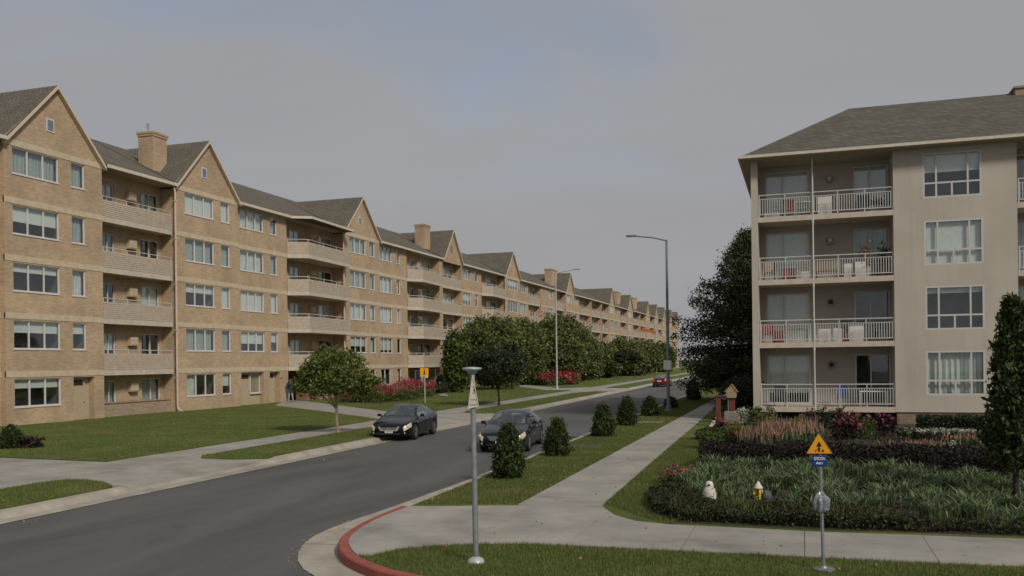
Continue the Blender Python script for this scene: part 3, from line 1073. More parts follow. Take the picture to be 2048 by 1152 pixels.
def window(root, fac, u0, v0, u1, v1, split, cover=None, fmat='frame', transom=None, sill=True, ft=0.055, rec=0.10):
    """frame object > panes, sill, blind or curtain. split: relative widths of the lights.
    transom: (height fraction from the bottom, [relative widths of the lower lights])"""
    f0 = Fac(fac.k, 0.0)
    w, h = round(u1 - u0, 3), round(v1 - v0, 3)
    loc = fac(u0, v0, 0)
    tot = sum(split)
    us = [0]
    for s_ in split: us.append(us[-1] + w * s_ / tot)

    def mk_frame():
        m = MB()
        d0, d1 = -rec - 0.04, -rec + 0.05
        for a in ((0, 0, d0, w, ft, d1), (0, h - ft, d0, w, h, d1), (0, ft, d0, ft, h - ft, d1), (w - ft, ft, d0, w, h - ft, d1)):
            f0.box(m, *a)
        vb = ft if not transom else h * transom[0]
        for x in us[1:-1]:
            f0.box(m, x - ft * .5, vb + (ft * .5 if transom else 0), d0 + .004, x + ft * .5, h - ft, d1 - .004)
        if transom:
            f0.box(m, ft, vb - ft * .5, d0 + .002, w - ft, vb + ft * .5, d1 - .002)
            t2 = sum(transom[1]); x = 0
            for s_ in transom[1][:-1]:
                x += w * s_ / t2
                f0.box(m, x - ft * .5, ft, d0 + .004, x + ft * .5, vb - ft * .5, d1 - .004)
        return m.mesh('window_frame', fmat)
    key = (fac.k, w, h, tuple(split), fmat, str(transom), ft, rec)
    o = inst('window', cached(('f',) + key, mk_frame), root, loc)

    def pane(a, b, c, d):
        pw, ph = round(b - a, 3), round(d - c, 3)

        def mk():
            m = MB()
            f0.box(m, 0, 0, -0.004, pw, ph, 0.004)
            return m.mesh('pane', 'glass')
        inst('pane', cached(('p', fac.k, pw, ph), mk), o, fac(u0 + a, v0 + c, -rec - 0.012 + rng.uniform(-.003, .003)))
    vb = 0.02 if not transom else h * transom[0]
    for a, b in zip(us[:-1], us[1:]):
        pane(a + .01, b - .01, vb, h - .02)
    if transom:
        t2 = sum(transom[1]); x = 0
        for s_ in transom[1]:
            pane(x + .01, x + w * s_ / t2 - .01, 0.02, vb - 0.005)
            x += w * s_ / t2
    if sill:
        def mk_s():
            m = MB()
            f0.box(m, -0.05, -0.06, -rec, w + 0.05, -0.002, 0.04)
            return m.mesh('sill', fmat)
        inst('sill', cached(('s',) + key, mk_s), o, loc)
    if cover:
        kind, fr = cover[0], cover[1]
        if kind in 'b':
            def mk_b():
                m = MB()
                f0.box(m, 0.03, h * (1 - fr), -0.004, w - 0.03, h - 0.02, 0.004)
                return m.mesh('roller_blind', 'blind')
            inst('roller_blind', cached(('b', fac.k, w, h, fr), mk_b), o, fac(u0, v0, -rec - 0.13))
        elif kind in 'cg':
            def mk_c():
                m = MB()
                n = max(6, int(w * fr * 14))
                for s0, s1 in ((0.03, w * fr),) if fr < 0.95 else ((0.03, w - 0.03),):
                    xs = [s0 + (s1 - s0) * i / n for i in range(n + 1)]
                    for i in range(n):
                        z0_, z1_ = 0.035 * math.sin(i * 1.9), 0.035 * math.sin((i + 1) * 1.9)
                        f0.quad(m, [(xs[i], 0.03, z0_), (xs[i + 1], 0.03, z1_), (xs[i + 1], h - 0.02, z1_), (xs[i], h - 0.02, z0_)])
                return m.mesh('curtain', 'curtain' if kind == 'c' else 'curtain_grey')
            inst('curtain', cached((kind, fac.k, w, h, fr), mk_c), o, fac(u0, v0, -rec - 0.20))
    return o


# ------------------------------------------------------------------ the brick row on the left
ZB = [2.47, 5.45, 8.38, 11.31, 14.25]              # underside of the stone bands
SILL = [0.95, 3.92, 6.88, 9.79, 12.86]
HEAD = [2.38, 5.36, 8.30, 11.24, 14.19]
XF, XB = -38.0, -38.32                              # front plane, set-back plane
EZ, PZ, XRIDGE = 14.52, 18.05, -44.6
rcov = random.Random(5)


def rand_cover():
    t = rcov.random()
    if t < 0.42: return ('b', rcov.choice([0.35, 0.45, 0.6, 0.8, 0.97]))
    if t < 0.70: return ('c', rcov.choice([1.0, 1.0, 0.4]))
    if t < 0.86: return ('g', 1.0)
    return None


def bands(root, y0, y1, X, rows=range(5)):
    for r_ in rows:
        MB().box(X - 0.08, y0, ZB[r_], X + 0.025, y1, ZB[r_] + 0.31).build('stone_band', 'band', root)


def valley(m, y0, y1):
    """the main slope carried on under a gable roof, so the two meet in valleys"""
    m.poly([(-38.06, y0, EZ + 0.36 * 0.512), (-38.06, y1, EZ + 0.36 * 0.512), (XRIDGE, y1, PZ), (XRIDGE, y0, PZ)])
    m.poly([(XRIDGE, y0, PZ), (XRIDGE, y1, PZ), (-51.5, y1, EZ), (-51.5, y0, EZ)])


def panel(root, y0, y1, X, wins, rows=range(5), covers=None, gable=False, extra=None, skip=(), ret=(True, True), simple=False):
    """one bay of brick wall with a column of windows per entry of wins (u0,u1,lights)"""
    f = Fac('L', X)
    ops = []
    for ci, (a, b, nl_) in enumerate(wins):
        for r_ in rows:
            if (ci, r_) in skip: continue
            ops.append((a, SILL[r_], b, HEAD[r_]))
    m = MB()
    wall(f, m, y0, y1, -0.15, 14.6, ops + (extra or []))
    if gable:
        mid = (y0 + y1) / 2
        m.poly([(X, y0, 14.6), (X, y1, 14.6), (X, mid, PZ - 0.08)])
    if ret[0]: m.poly([(X, y0, -0.15), (X, y0, 14.6), (X - 3.2, y0, 14.6), (X - 3.2, y0, -0.15)])
    if ret[1]: m.poly([(X, y1, -0.15), (X - 3.2, y1, -0.15), (X - 3.2, y1, 14.6), (X, y1, 14.6)])
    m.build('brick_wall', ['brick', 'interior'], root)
    for ci, (a, b, nl_) in enumerate(wins):
        for r_ in rows:
            if (ci, r_) in skip: continue
            cv = covers[ci][r_] if covers else rand_cover()
            window(root, f, a, SILL[r_], b, HEAD[r_], [1] * nl_, cv, sill=not simple)
    bands(root, y0, y1, X)
    if gable:
        mid = (y0 + y1) / 2
        # vent window in the gable
        g = MB()
        f.box(g, mid - 0.62, 15.50, 0.0, mid - 0.10, 16.20, 0.035)
        f.box(g, mid - 0.55, 15.57, 0.03, mid - 0.17, 16.13, 0.045, 1)
        g.build('gable_vent', ['frame', 'galv_blue'], root)
        rf = MB()
        ov = 0.22
        for s in (-1, 1):
            ye = y0 if s < 0 else y1
            e = (ye + s * 0.12)
            ze = EZ - 0.12 * 1.04
            a, b = (X + ov, e, ze), (X + ov, mid, PZ + 0.03)
            c, d = (XRIDGE, mid, PZ + 0.03), (XRIDGE, e, ze)
            rf.poly([a, b, c, d] if s > 0 else [d, c, b, a])
            rf.poly([(q[0], q[1], q[2] - 0.12) for q in ([d, c, b, a] if s > 0 else [a, b, c, d])])
        valley(rf, y0, y1)
        ro = rf.build('gable_roof', 'roof', root)
        for s in (-1, 1):
            ye = (y0 if s < 0 else y1) + s * 0.12
            ze = EZ - 0.12 * 1.04
            t = MB()
            t.extrude([(X + 0.02, ye, ze - 0.20), (X + 0.02, mid, PZ - 0.17), (X + 0.02, mid, PZ + 0.025), (X + 0.02, ye, ze + 0.0)], (ov + 0.02, 0, 0))
            t.build('rake_board', 'trim', root)


def main_roof(root, y0, y1, xe=None, kink=None, gut=True):
    """slope of the main roof over a bay, with its eave"""
    xe = -37.70 if xe is None else xe
    m = MB()
    ridge = [(XRIDGE, y0, PZ), (XRIDGE, y1, PZ)]
    eave = [(xe, y0, EZ), (xe, y1, EZ)]
    m.poly([eave[0], eave[1], ridge[1], ridge[0]])
    m.poly([ridge[0], ridge[1], (-51.5, y1, EZ), (-51.5, y0, EZ)])
    pts = [eave[0], eave[1]]
    if kink:
        pts = [(xe, y0, EZ)] + [(x, y, EZ - 0.015) for x, y in kink] + [(xe, y1, EZ)]
        m.poly([p for p in pts[::1]])
        m.poly([(p[0], p[1], p[2] - 0.14) for p in pts[::-1]])
    m.poly([(eave[0][0], y0, EZ - 0.15), (XRIDGE, y0, EZ - 0.15), (XRIDGE, y1, EZ - 0.15), (eave[1][0], y1, EZ - 0.15)], 1)
    o = m.build('roof', ['roof', 'soffit'], root)
    for a, b in zip(pts[:-1], pts[1:]):
        d = Vector((b[0] - a[0], b[1] - a[1], 0))
        if d.length < 0.05: continue
        n = Vector((d.y, -d.x, 0)).normalized() * 0.09
        t = MB()
        A, B = Vector((a[0], a[1], EZ)), Vector((b[0], b[1], EZ))
        t.extrude([A + Vector((0, 0, -0.16)), B + Vector((0, 0, -0.16)), B + Vector((0, 0, 0.03)), A + Vector((0, 0, 0.03))], n)
        t.build('eave_gutter', 'gutterpaint', root)
    return o


def siding(m, a, b, z0, z1, laps=8, th=0.10):
    """overlapping boards between plan points a, b"""
    a, b = Vector((*a, 0)), Vector((*b, 0))
    d = (b - a).normalized()
    n = Vector((d.y, -d.x, 0))
    if n.x < -0.5: n = -n
    st = (z1 - z0) / laps
    up = Vector((0, 0, 1))
    for i in range(laps):
        lo, hi = z0 + st * i, z0 + st * (i + 1)
        m.poly([a + n * 0.019 + up * lo, b + n * 0.019 + up * lo, b + up * hi, a + up * hi])
        m.poly([a + up * lo, b + up * lo, b + n * 0.019 + up * lo, a + n * 0.019 + up * lo])
    m.poly([a - n * th + up * z1, a + up * z1, b + up * z1, b - n * th + up * z1])
    m.poly([a - n * th + up * z0, a - n * th + up * z1, b - n * th + up * z1, b - n * th + up * z0])
    for q in (a, b):
        m.poly([q + up * z0, q + n * .03 + up * z0, q + up * z1, q - n * th + up * z1, q - n * th + up * z0])


def balcony_bay(root, y0, y1, line, rows=(1, 2, 3, 4), xback=-38.95, covers=None, simple=False, ground='window', dlay=None):
    """recessed bay: back wall with doors and windows, floors with boarded parapets along line"""
    f = Fac('L', xback)
    w = y1 - y0
    door = (y0 + 0.10, y0 + min(1.25, w * 0.22))
    win = (y0 + w * 0.52, y1 - 0.28)
    if dlay: door, win = dlay
    ops = []
    for r_ in range(0 if ground else 1, 5):
        z = ZB[r_ - 1] + 0.32 if r_ else 0.0
        ops.append((door[0], z + (0.08 if r_ else 0.55), door[1], z + 2.12))
        ops.append((win[0], z + 0.62, win[1], z + 2.18))
    m = MB()
    wall(f, m, y0, y1, -0.15 if ground else 2.42, 14.45, ops)
    m.build('brick_wall', ['brick', 'interior'], root)
    for r_ in range(0 if ground else 1, 5):
        z = ZB[r_ - 1] + 0.32 if r_ else 0.0
        window(root, f, door[0], z + (0.08 if r_ else 0.55), door[1], z + 2.12, [1] if simple else [1, 1], rand_cover(), sill=False)
        cv = covers[r_] if covers else rand_cover()
        window(root, f, win[0], z + 0.62, win[1], z + 2.18, [1, 1], cv, sill=False)
        if not simple:
            g = MB()
            yc = (door[1] + win[0]) / 2 + 0.15
            f.box(g, yc - 0.32, z + 1.42, 0, yc + 0.32, z + 1.95, 0.30)
            f.box(g, yc - 0.27, z + 1.47, 0.30, yc + 0.27, z + 1.90, 0.325, 1)
            for q in range(5):
                f.box(g, yc - 0.25, z + 1.50 + q * 0.08, 0.325, yc + 0.25, z + 1.53 + q * 0.08, 0.34, 0)
            g.build('air_conditioner', ['ac', 'trim'], root)
    for r_ in rows:
        zb = ZB[r_ - 1] - 0.02
        pts = list(line) + [(xback + 0.01, line[-1][1]), (xback + 0.01, line[0][1])]
        m = MB()
        m.prism(pts, zb, zb + 0.33)
        bo = m.build('balcony', 'slabedge', root)
        for a, b in zip(line[:-1], line[1:]):
            q = MB(); siding(q, a, b, zb + 0.335, zb + 1.26)
            q.build('parapet', 'siding', bo)
            q = MB()
            A, B = Vector((*a, zb + 1.47)), Vector((*b, zb + 1.47))
            n = Vector((0.05, 0, 0))
            q.tube(A - n, B - n, 0.028, n=6)
            k_ = max(1, int((B - A).length / 1.9))
            for i in range(k_ + 1):
                c = A.lerp(B, (i + 0.04) / (k_ + 0.08)) - n
                q.tube(c - Vector((0, 0, 0.22)), c, 0.022, n=6)
            q.build('handrail', 'whiteframe', bo)
    return f


def downpipe(root, y, x=-37.92, z1=14.35):
    m = MB()
    m.path([(x + 0.10, y - 0.10, z1), (x + 0.12, y, z1 - 0.35), (x + 0.12, y, 0.45), (x + 0.15, y + 0.02, 0.2), (x + 0.45, y + 0.05, 0.06)], 0.065, n=8)
    for z in (2.2, 5.2, 8.1, 11.0, 13.4):
        m.box(x, y - 0.09, z, x + 0.2, y + 0.09, z + 0.05)
    m.build('downpipe', 'pipe', root)


def chimney(root, x0, x1, y0, y1, z1, cap=True, ant=False):
    m = MB()
    m.box(x0, y0, 14.8, x1, y1, z1 - 0.30)
    m.box(x0 - 0.05, y0 - 0.05, z1 - 0.30, x1 + 0.05, y1 + 0.05, z1 - 0.14)
    m.box(x0 - 0.09, y0 - 0.09, z1 - 0.14, x1 + 0.09, y1 + 0.09, z1)
    o = m.build('chimney', 'brick', root)
    q = MB()
    for i in range(2):
        q.lathe([(0.13, 0), (0.13, 0.10), (0.10, 0.12), (0.08, 0.12)], ((x0 + x1) / 2, y0 + (y1 - y0) * (0.3 + 0.4 * i), z1), n=10)
    if ant:
        c = ((x0 + x1) / 2, y0 + 0.25, z1)
        q.tube(c, (c[0], c[1], z1 + 0.62), 0.025, n=6)
        for i in range(3):
            q.tube((c[0], c[1] - 0.16, z1 + 0.30 + i * 0.13), (c[0], c[1] + 0.16, z1 + 0.30 + i * 0.13), 0.02, n=5)
    q.build('flue_cap', 'stone', o)


def body(root, y0, y1, end0=True, end1=True):
    """rear and end walls so that the block is closed"""
    m = MB()
    m.box(-51.0, y0 + 0.02, -0.15, -41.4, y1 - 0.02, 14.36)
    m.build('rear_wall', 'brick', root)
    e = MB()
    for y in (y0, y1):
        e.poly([(-38.1, y, 14.37), (-51.0, y, 14.37), (XRIDGE, y, PZ - 0.06)])
    e.build('end_gable', 'brick', root)


def door_leaf(root, f, u0, u1, v1, d=-0.55, glass=True, mat='door', gw=None):
    m = MB()
    f.box(m, u0, 0.03, d - 0.05, u1, v1, d)
    o = m.build('door', mat, root)
    q = MB()
    f.box(q, u0 + 0.12, v1 - 0.42, d, u1 - 0.14, v1 - 0.12, d + 0.02)
    q.build('door_light', 'dark', o)
    q = MB()
    q.tube(f(u1 - 0.1, 1.0, d), f(u1 - 0.1, 1.0, d + 0.07), 0.03, n=6)
    q.build('handle', 'galv', o)
    return o


B_ = lambda x: ('b', x)
C1, G1, D0 = ('c', 1.0), ('g', 1.0), None
# ---- nearest block: first gable to the second downpipe
A = thing('apartment_block', (-44, 48, 0), 'nearest tan brick apartment block with two big gables and a chimney between them', 'apartment building')
panel(A, 26.5, 34.6, XB, [(28.0, 31.0, 3), (32.0, 33.0, 1)])
main_roof(A, 26.5, 34.55)
panel(A, 34.6, 41.2, XF, [(35.1, 38.1, 3), (38.95, 39.92, 1)], gable=True,
      covers=[[B_(0.34), B_(0.42), B_(0.30), B_(0.55), G1], [None, B_(0.40), C1, G1, G1]], skip=((1, 0),),
      extra=[(38.95, -0.15, 40.45, 2.40, 0, .45)])
fA = Fac('L', XF)
door_leaf(A, fA, 38.98, 40.05, 2.36, -0.30)
mm = MB(); fA.box(mm, 38.90, -0.1, -0.52, 40.50, 2.45, -0.40); mm.build('door_surround', 'door', A)
balcony_bay(A, 41.22, 47.38, [(-38.03, 41.23), (-38.10, 47.25)], covers=[G1, D0, B_(0.85), D0, C1], dlay=((42.25, 43.3), (45.5, 47.15)), xback=-39.05)
mm = MB(); mm.box(-38.75, 41.22, -0.15, -38.5, 47.38, 0.80); mm.box(-38.82, 41.22, 0.80, -38.44, 47.38, 0.88); mm.build('low_wall', 'lowwall', A)
main_roof(A, 41.32, 47.28, xe=-37.72)
downpipe(A, 47.22)
panel(A, 47.4, 54.1, XF, [(48.4, 51.4, 3), (52.15, 53.15, 1)], gable=True,
      covers=[[('c', 0.42), G1, B_(0.38), G1, B_(0.97)], [B_(0.6), G1, B_(0.97), G1, B_(0.97)]])
chimney(A, -41.15, -40.0, 47.85, 49.2, 18.25, ant=True)
panel(A, 54.12, 60.88, XB, [(54.8, 57.75, 3), (58.6, 59.55, 1)], skip=((0, 0), (1, 0)), ret=(False, True),
      covers=[[None, B_(0.6), B_(0.97), C1, C1], [None, B_(0.5), B_(0.97), G1, G1]],
      extra=[(54.75, -0.15, 57.55, 2.40, 0, .46), (58.35, -0.15, 59.75, 2.40, 0, .46)])
fB = Fac('L', XB)
door_leaf(A, fB, 54.78, 56.25, 2.36, -0.35)
mm = MB(); fB.box(mm, 56.25, 0.0, -0.42, 57.52, 0.85, -0.35); mm.build('door_panel', 'door', A)
window(A, Fac('L', XB - 0.25), 56.27, 0.86, 57.50, 2.36, [1], C1, sill=True)
door_leaf(A, fB, 58.37, 59.55, 2.36, -0.40)
mm = MB(); fB.box(mm, 54.76, -0.1, -0.60, 59.74, 2.41, -0.46); mm.build('porch_back', 'door', A)
main_roof(A, 54.0, 60.9, xe=-37.85)
cl = [(-38.28, 60.92), (-36.85, 61.75), (-37.25, 69.15)]
balcony_bay(A, 60.92, 69.25, cl, covers=[None, D0, B_(0.8), D0, G1], ground='', dlay=((62.3, 63.9), (66.6, 69.05)))
main_roof(A, 60.9, 69.28, xe=-37.85, kink=[(-36.55, 61.7), (-36.95, 69.2)])
mm = MB(); mm.box(-40.9, 60.9, -0.15, -40.7, 69.25, 2.4); mm.build('porch_wall', 'wood', A)
downpipe(A, 69.05)
body(A, 26.5, 69.28)

# ---- second block: third and fourth gables
Bk = thing('apartment_block', (-44, 91, 0), 'second tan brick apartment block, behind the small street tree, with chimney at its far gable', 'apartment building')
panel(Bk, 69.3, 76.4, XF, [(70.5, 73.6, 3), (74.3, 75.4, 1)], gable=True,
      covers=[[C1, B_(0.6), C1, G1, G1], [C1, C1, C1, G1, G1]])
panel(Bk, 76.42, 83.2, XB, [(77.0, 79.7, 3), (80.75, 81.6, 1)], ret=(False, True), skip=((0, 0), (1, 0)),
      covers=[[None, B_(0.8), B_(0.97), C1, G1], [None, D0, B_(0.97), C1, G1]], extra=[(76.9, 0.85, 79.2, 2.38), (80.7, 0.7, 81.6, 2.38)])
window(Bk, Fac('L', XB), 76.9, 0.85, 79.2, 2.38, [1, 1], ('c', 0.4))
window(Bk, Fac('L', XB), 80.7, 0.70, 81.6, 2.38, [1], C1)
main_roof(Bk, 76.3, 83.2, xe=-37.85)
dl = [(-38.3, 83.22), (-37.2, 84.7), (-37.55, 90.7)]
balcony_bay(Bk, 83.22, 91.0, dl, covers=[G1, ('c', 0.35), B_(0.97), C1, B_(0.97)], dlay=((85.2, 86.3), (87.2, 90.7)))
main_roof(Bk, 83.2, 91.9, xe=-37.85)
mm = MB(); mm.box(-39.75, 90.95, -0.15, -38.02, 92.0, 14.4); mm.build('brick_pier', 'brick', Bk)
mm = MB(); mm.box(-38.9, 83.2, -0.15, -38.5, 90.95, 0.80); mm.build('low_wall', 'lowwall', Bk)
# fourth gable: balconies under the gable
mm = MB()
mid = 94.95
mm.poly([(XF, 92.0, 14.55), (XF, 97.8, 14.55), (XF, mid, PZ - 0.2)])
mm.box(XF - 0.3, 92.0, 14.25, XF, 97.8, 14.56)
mm.build('brick_wall', 'brick', Bk)
balcony_bay(Bk, 92.0, 97.8, [(-38.02, 92.0), (-38.02, 97.75)], covers=[None, D0, D0, B_(0.97), B_(0.5)], dlay=((92.3, 93.4), (94.2, 97.4)), simple=True)
mm = MB(); mm.box(-39.75, 97.75, -0.15, -38.0, 97.98, 14.4); mm.build('brick_pier', 'brick', Bk)
rf = MB()
for s, ye in ((-1, 91.9), (1, 97.95)):
    q = [(XF + .22, ye, EZ - .1), (XF + .22, mid, PZ + .03), (XRIDGE, mid, PZ + .03), (XRIDGE, ye, EZ - .1)]
    rf.poly(q if s > 0 else q[::-1]); rf.poly([(a, b, c - .12) for a, b, c in (q[::-1] if s > 0 else q)])
valley(rf, 91.9, 97.95)
rf.build('gable_roof', 'roof', Bk)
for s, ye in ((-1, 91.9), (1, 97.95)):
    t = MB(); t.extrude([(XF + .02, ye, EZ - .30), (XF + .02, mid, PZ - .17), (XF + .02, mid, PZ + .025), (XF + .02, ye, EZ - .1)], (.24, 0, 0)); t.build('rake_board', 'trim', Bk)
g = MB(); g.box(XF, mid - .5, 15.5, XF + .04, mid - .05, 16.2); g.build('gable_vent', 'galv_blue', Bk)
chimney(Bk, -41.2, -40.0, 91.7, 93.25, 18.45)
panel(Bk, 98.0, 105.4, XB, [(99.0, 101.7, 3), (103.1, 104.2, 1)], ret=(False, True), simple=True)
main_roof(Bk, 97.9, 105.4, xe=-37.85)
balcony_bay(Bk, 105.42, 113.4, [(-38.3, 105.45), (-37.4, 107.3), (-37.7, 113.3)], simple=True, covers=[None, D0, D0, D0, D0], dlay=((106.2, 107.4), (109.0, 113.0)))
main_roof(Bk, 105.4, 113.7, xe=-37.85)
downpipe(Bk, 113.5)
body(Bk, 69.3, 113.7)

# ---- third block
Ck = thing('apartment_block', (-44, 148, 0), 'third tan brick apartment block, seen above the large round trees', 'apartment building')
panel(Ck, 113.7, 120.5, XF, [(115.1, 119.5, 4)], gable=True, simple=True)
panel(Ck, 120.5, 125.6, XB, [(121.5, 124.4, 3)], simple=True, ret=(False, True))
main_roof(Ck, 120.4, 125.6, xe=-37.85)
balcony_bay(Ck, 125.6, 131.4, [(-38.2, 125.6), (-38.2, 131.4)], simple=True)
main_roof(Ck, 125.6, 131.5, xe=-37.85)
panel(Ck, 131.4, 140.2, XB + 0.2, [(135.6, 138.4, 3)], simple=True)
main_roof(Ck, 131.5, 140.2, xe=-37.85)
balcony_bay(Ck, 140.2, 145.9, [(-38.2, 140.2), (-38.2, 145.9)], simple=True)
main_roof(Ck, 140.2, 146.0, xe=-37.85)
panel(Ck, 146.0, 152.2, XF, [(147.0, 150.6, 3)], gable=True, simple=True)
chimney(Ck, -41.2, -40.0, 144.6, 148.3, 18.5)
panel(Ck, 152.2, 157.2, XB, [(152.9, 155.6, 2)], simple=True, ret=(False, True))
main_roof(Ck, 152.1, 157.2, xe=-37.85)
for a, b in ((157.2, 165.0), (165.4, 174.2), (174.6, 181.2)):
    balcony_bay(Ck, a, b, [(-38.1, a), (-38.1, b)], simple=True)
    mm = MB(); mm.box(-39.75, b, -.15, -37.95, b + 0.4, 14.4); mm.build('brick_pier', 'brick', Ck)
main_roof(Ck, 157.2, 181.7, xe=-37.80)
body(Ck, 113.72, 181.7)

# ---- far blocks
Dk = thing('apartment_block', (-44, 205, 0), 'fourth tan brick apartment block with two close chimneys, low behind the distant trees', 'apartment building')
panel(Dk, 181.7, 187.5, XF, [(183.0, 186.4, 3)], gable=True, simple=True)
panel(Dk, 187.5, 195.3, XB, [(189.2, 192.6, 2)], simple=True, ret=(False, True))
main_roof(Dk, 187.4, 195.3, xe=-37.85)
balcony_bay(Dk, 195.3, 201.8, [(-38.1, 195.3), (-38.1, 201.8)], simple=True)
main_roof(Dk, 195.3, 202.0, xe=-37.85)
panel(Dk, 202.0, 209.2, XF, [(203.2, 207.6, 3)], gable=True, simple=True)
chimney(Dk, -41.3, -40.0, 200.6, 204.5, 18.6)
for a, b in ((210.0, 218.5), (219.0, 226.6)):
    balcony_bay(Dk, a, b, [(-38.1, a), (-38.1, b)], simple=True)
    mm = MB(); mm.box(-39.75, b, -.15, -37.95, b + .5, 14.4); mm.build('brick_pier', 'brick', Dk)
main_roof(Dk, 209.1, 227.2, xe=-37.8)
panel(Dk, 227.2, 234.0, XF, [(228.6, 232.6, 3)], gable=True, simple=True)
chimney(Dk, -41.3, -40.0, 221.0, 226.0, 18.6)
body(Dk, 181.72, 234.0)
Ek = thing('apartment_block', (-44, 262, 0), 'farthest tan brick apartment block of the row, partly behind the dark conifer', 'apartment building')
y = 234.0
for i in range(4):
    balcony_bay(Ek, y, y + 7.0, [(-38.1, y), (-38.1, y + 7)], simple=True)
    mm = MB(); mm.box(-39.75, y + 7, -.15, -37.95, y + 7.6, 14.4); mm.build('brick_pier', 'brick', Ek)
    main_roof(Ek, y, y + 7.6, xe=-37.8)
    panel(Ek, y + 7.6, y + 14.2, XF, [(y + 8.8, y + 12.8, 3)], gable=True, simple=True)
    y += 14.2
body(Ek, 234.02, y)

# ------------------------------------------------------------------ the stucco building on the right
RB = thing('stucco_building', (8, 50, 0), 'beige stucco apartment building with white balcony railings and a hipped shingle roof', 'apartment building')
YF, YBK = 43.0, 44.75
FZ = [0.50, 3.46, 6.38, 9.30]                       # undersides of the balcony slabs' white edge
fF, fK = Fac('R', YF), Fac('R', YBK)
x0, x1 = 3.92, 8.82
WIN = [(5.18, 1.27, 7.52, 3.22), (5.18, 4.15, 7.52, 6.07), (5.16, 7.00, 7.50, 8.96), (5.13, 9.95, 7.46, 11.92)]
m = MB()
wall(fF, m, x0, x1, 0.52, 12.2, WIN, rev=0.10)
m.poly([(x0, YF, 0.52), (x0, YF, 12.2), (x0, YF + 3, 12.2), (x0, YF + 3, 0.52)])
m.poly([(x1, YF, 0.52), (x1, YF + 3, 0.52), (x1, YF + 3, 12.2), (x1, YF, 12.2)])
m.poly([(x0, YF, 0.52), (x0, YF + 3, 0.52), (x1, YF + 3, 0.52), (x1, YF, 0.52)])
m.build('front_wall', ['stucco', 'interior'], RB)
covs = [('c', 1.0), ('b', 0.16), ('b', 0.97), ('b', 0.42)]
for (a, b, c, d), cv in zip(WIN, covs):
    window(RB, fF, a, b, c, d, [0.9, 2.1, 0.9], cv, fmat='whiteframe', transom=(0.33, [0.9, 1.05, 1.05, 0.9]), sill=False, ft=0.075, rec=0.05)
MB().box(x0 + 0.06, YF + 0.06, -0.1, x1 - 0.05, YF + 2.5, 0.515).build('brick_plinth', 'plinth', RB)


def right_bay(xa, xb, doors, lamp=None, cvs=None, col=True):
    """recessed balcony bay between xa and xb"""
    ops = []
    for i in range(4):
        for (da, db, sp_) in doors:
            ops.append((da, FZ[i] + 0.30, db, FZ[i] + 2.62))
    mm_ = MB()
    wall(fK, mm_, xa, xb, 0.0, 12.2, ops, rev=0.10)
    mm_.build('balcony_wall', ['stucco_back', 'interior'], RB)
    for i in range(4):
        for j, (da, db, sp_) in enumerate(doors):
            window(RB, fK, da, FZ[i] + 0.30, db, FZ[i] + 2.62, sp_, cvs[i][j] if cvs else rand_cover(), fmat='whiteframe', sill=False, ft=0.06, rec=0.05)
        mm_ = MB()
        mm_.box(xa - (0.0), YF + 0.0, FZ[i], xb - 0.004, YBK + 0.02, FZ[i] + 0.24)
        bal = mm_.build('balcony', 'slabedge', RB)
        # railing: top rail, lower rails, posts, balusters
        zt, zl, zh = FZ[i] + 1.26, FZ[i] + 0.37, FZ[i] + 1.08
        yr = YF + 0.07
        mr = MB()
        mr.tube((xa + 0.05, yr, zt), (xb - 0.01, yr, zt), 0.026, n=6)
        mr.box(xa + 0.05, yr - 0.016, zh - 0.014, xb - 0.01, yr + 0.016, zh + 0.014)
        mr.box(xa + 0.05, yr - 0.018, zl - 0.018, xb - 0.01, yr + 0.018, zl + 0.018)
        n = max(2, int(round((xb - xa) / 1.15)))
        for q in range(n + 1):
            x = xa + 0.06 + (xb - xa - 0.09) * q / n
            mr.box(x - 0.02, yr - 0.022, FZ[i] + 0.12, x + 0.02, yr + 0.022, zt)
        if xa < 0:
            mr.tube((xa + 0.05, yr, zt), (xa + 0.05, YBK, zt), 0.026, n=6)
        rl = mr.build('railing', 'whiteframe', RB)
        bme = cached(('bal',), lambda: MB().box(-0.0145, -0.010, 0, 0.0145, 0.010, zh - zl).mesh('baluster', 'whiteframe'))
        nb = int((xb - xa) / 0.108)
        for q in range(nb):
            inst('baluster', bme, rl, (xa + 0.11 + (xb - xa - 0.2) * q / (nb - 1), yr, zl))
    return


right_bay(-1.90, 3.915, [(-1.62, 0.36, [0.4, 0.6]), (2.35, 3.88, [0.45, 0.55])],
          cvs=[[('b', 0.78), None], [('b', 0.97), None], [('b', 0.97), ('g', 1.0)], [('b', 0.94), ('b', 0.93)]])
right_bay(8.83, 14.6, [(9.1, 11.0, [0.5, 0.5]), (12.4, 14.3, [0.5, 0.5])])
m = MB()
wall(fF, m, 14.62, 20.0, 0.0, 12.2, [], rev=0.1)
m.build('front_wall', ['stucco', 'interior'], RB)
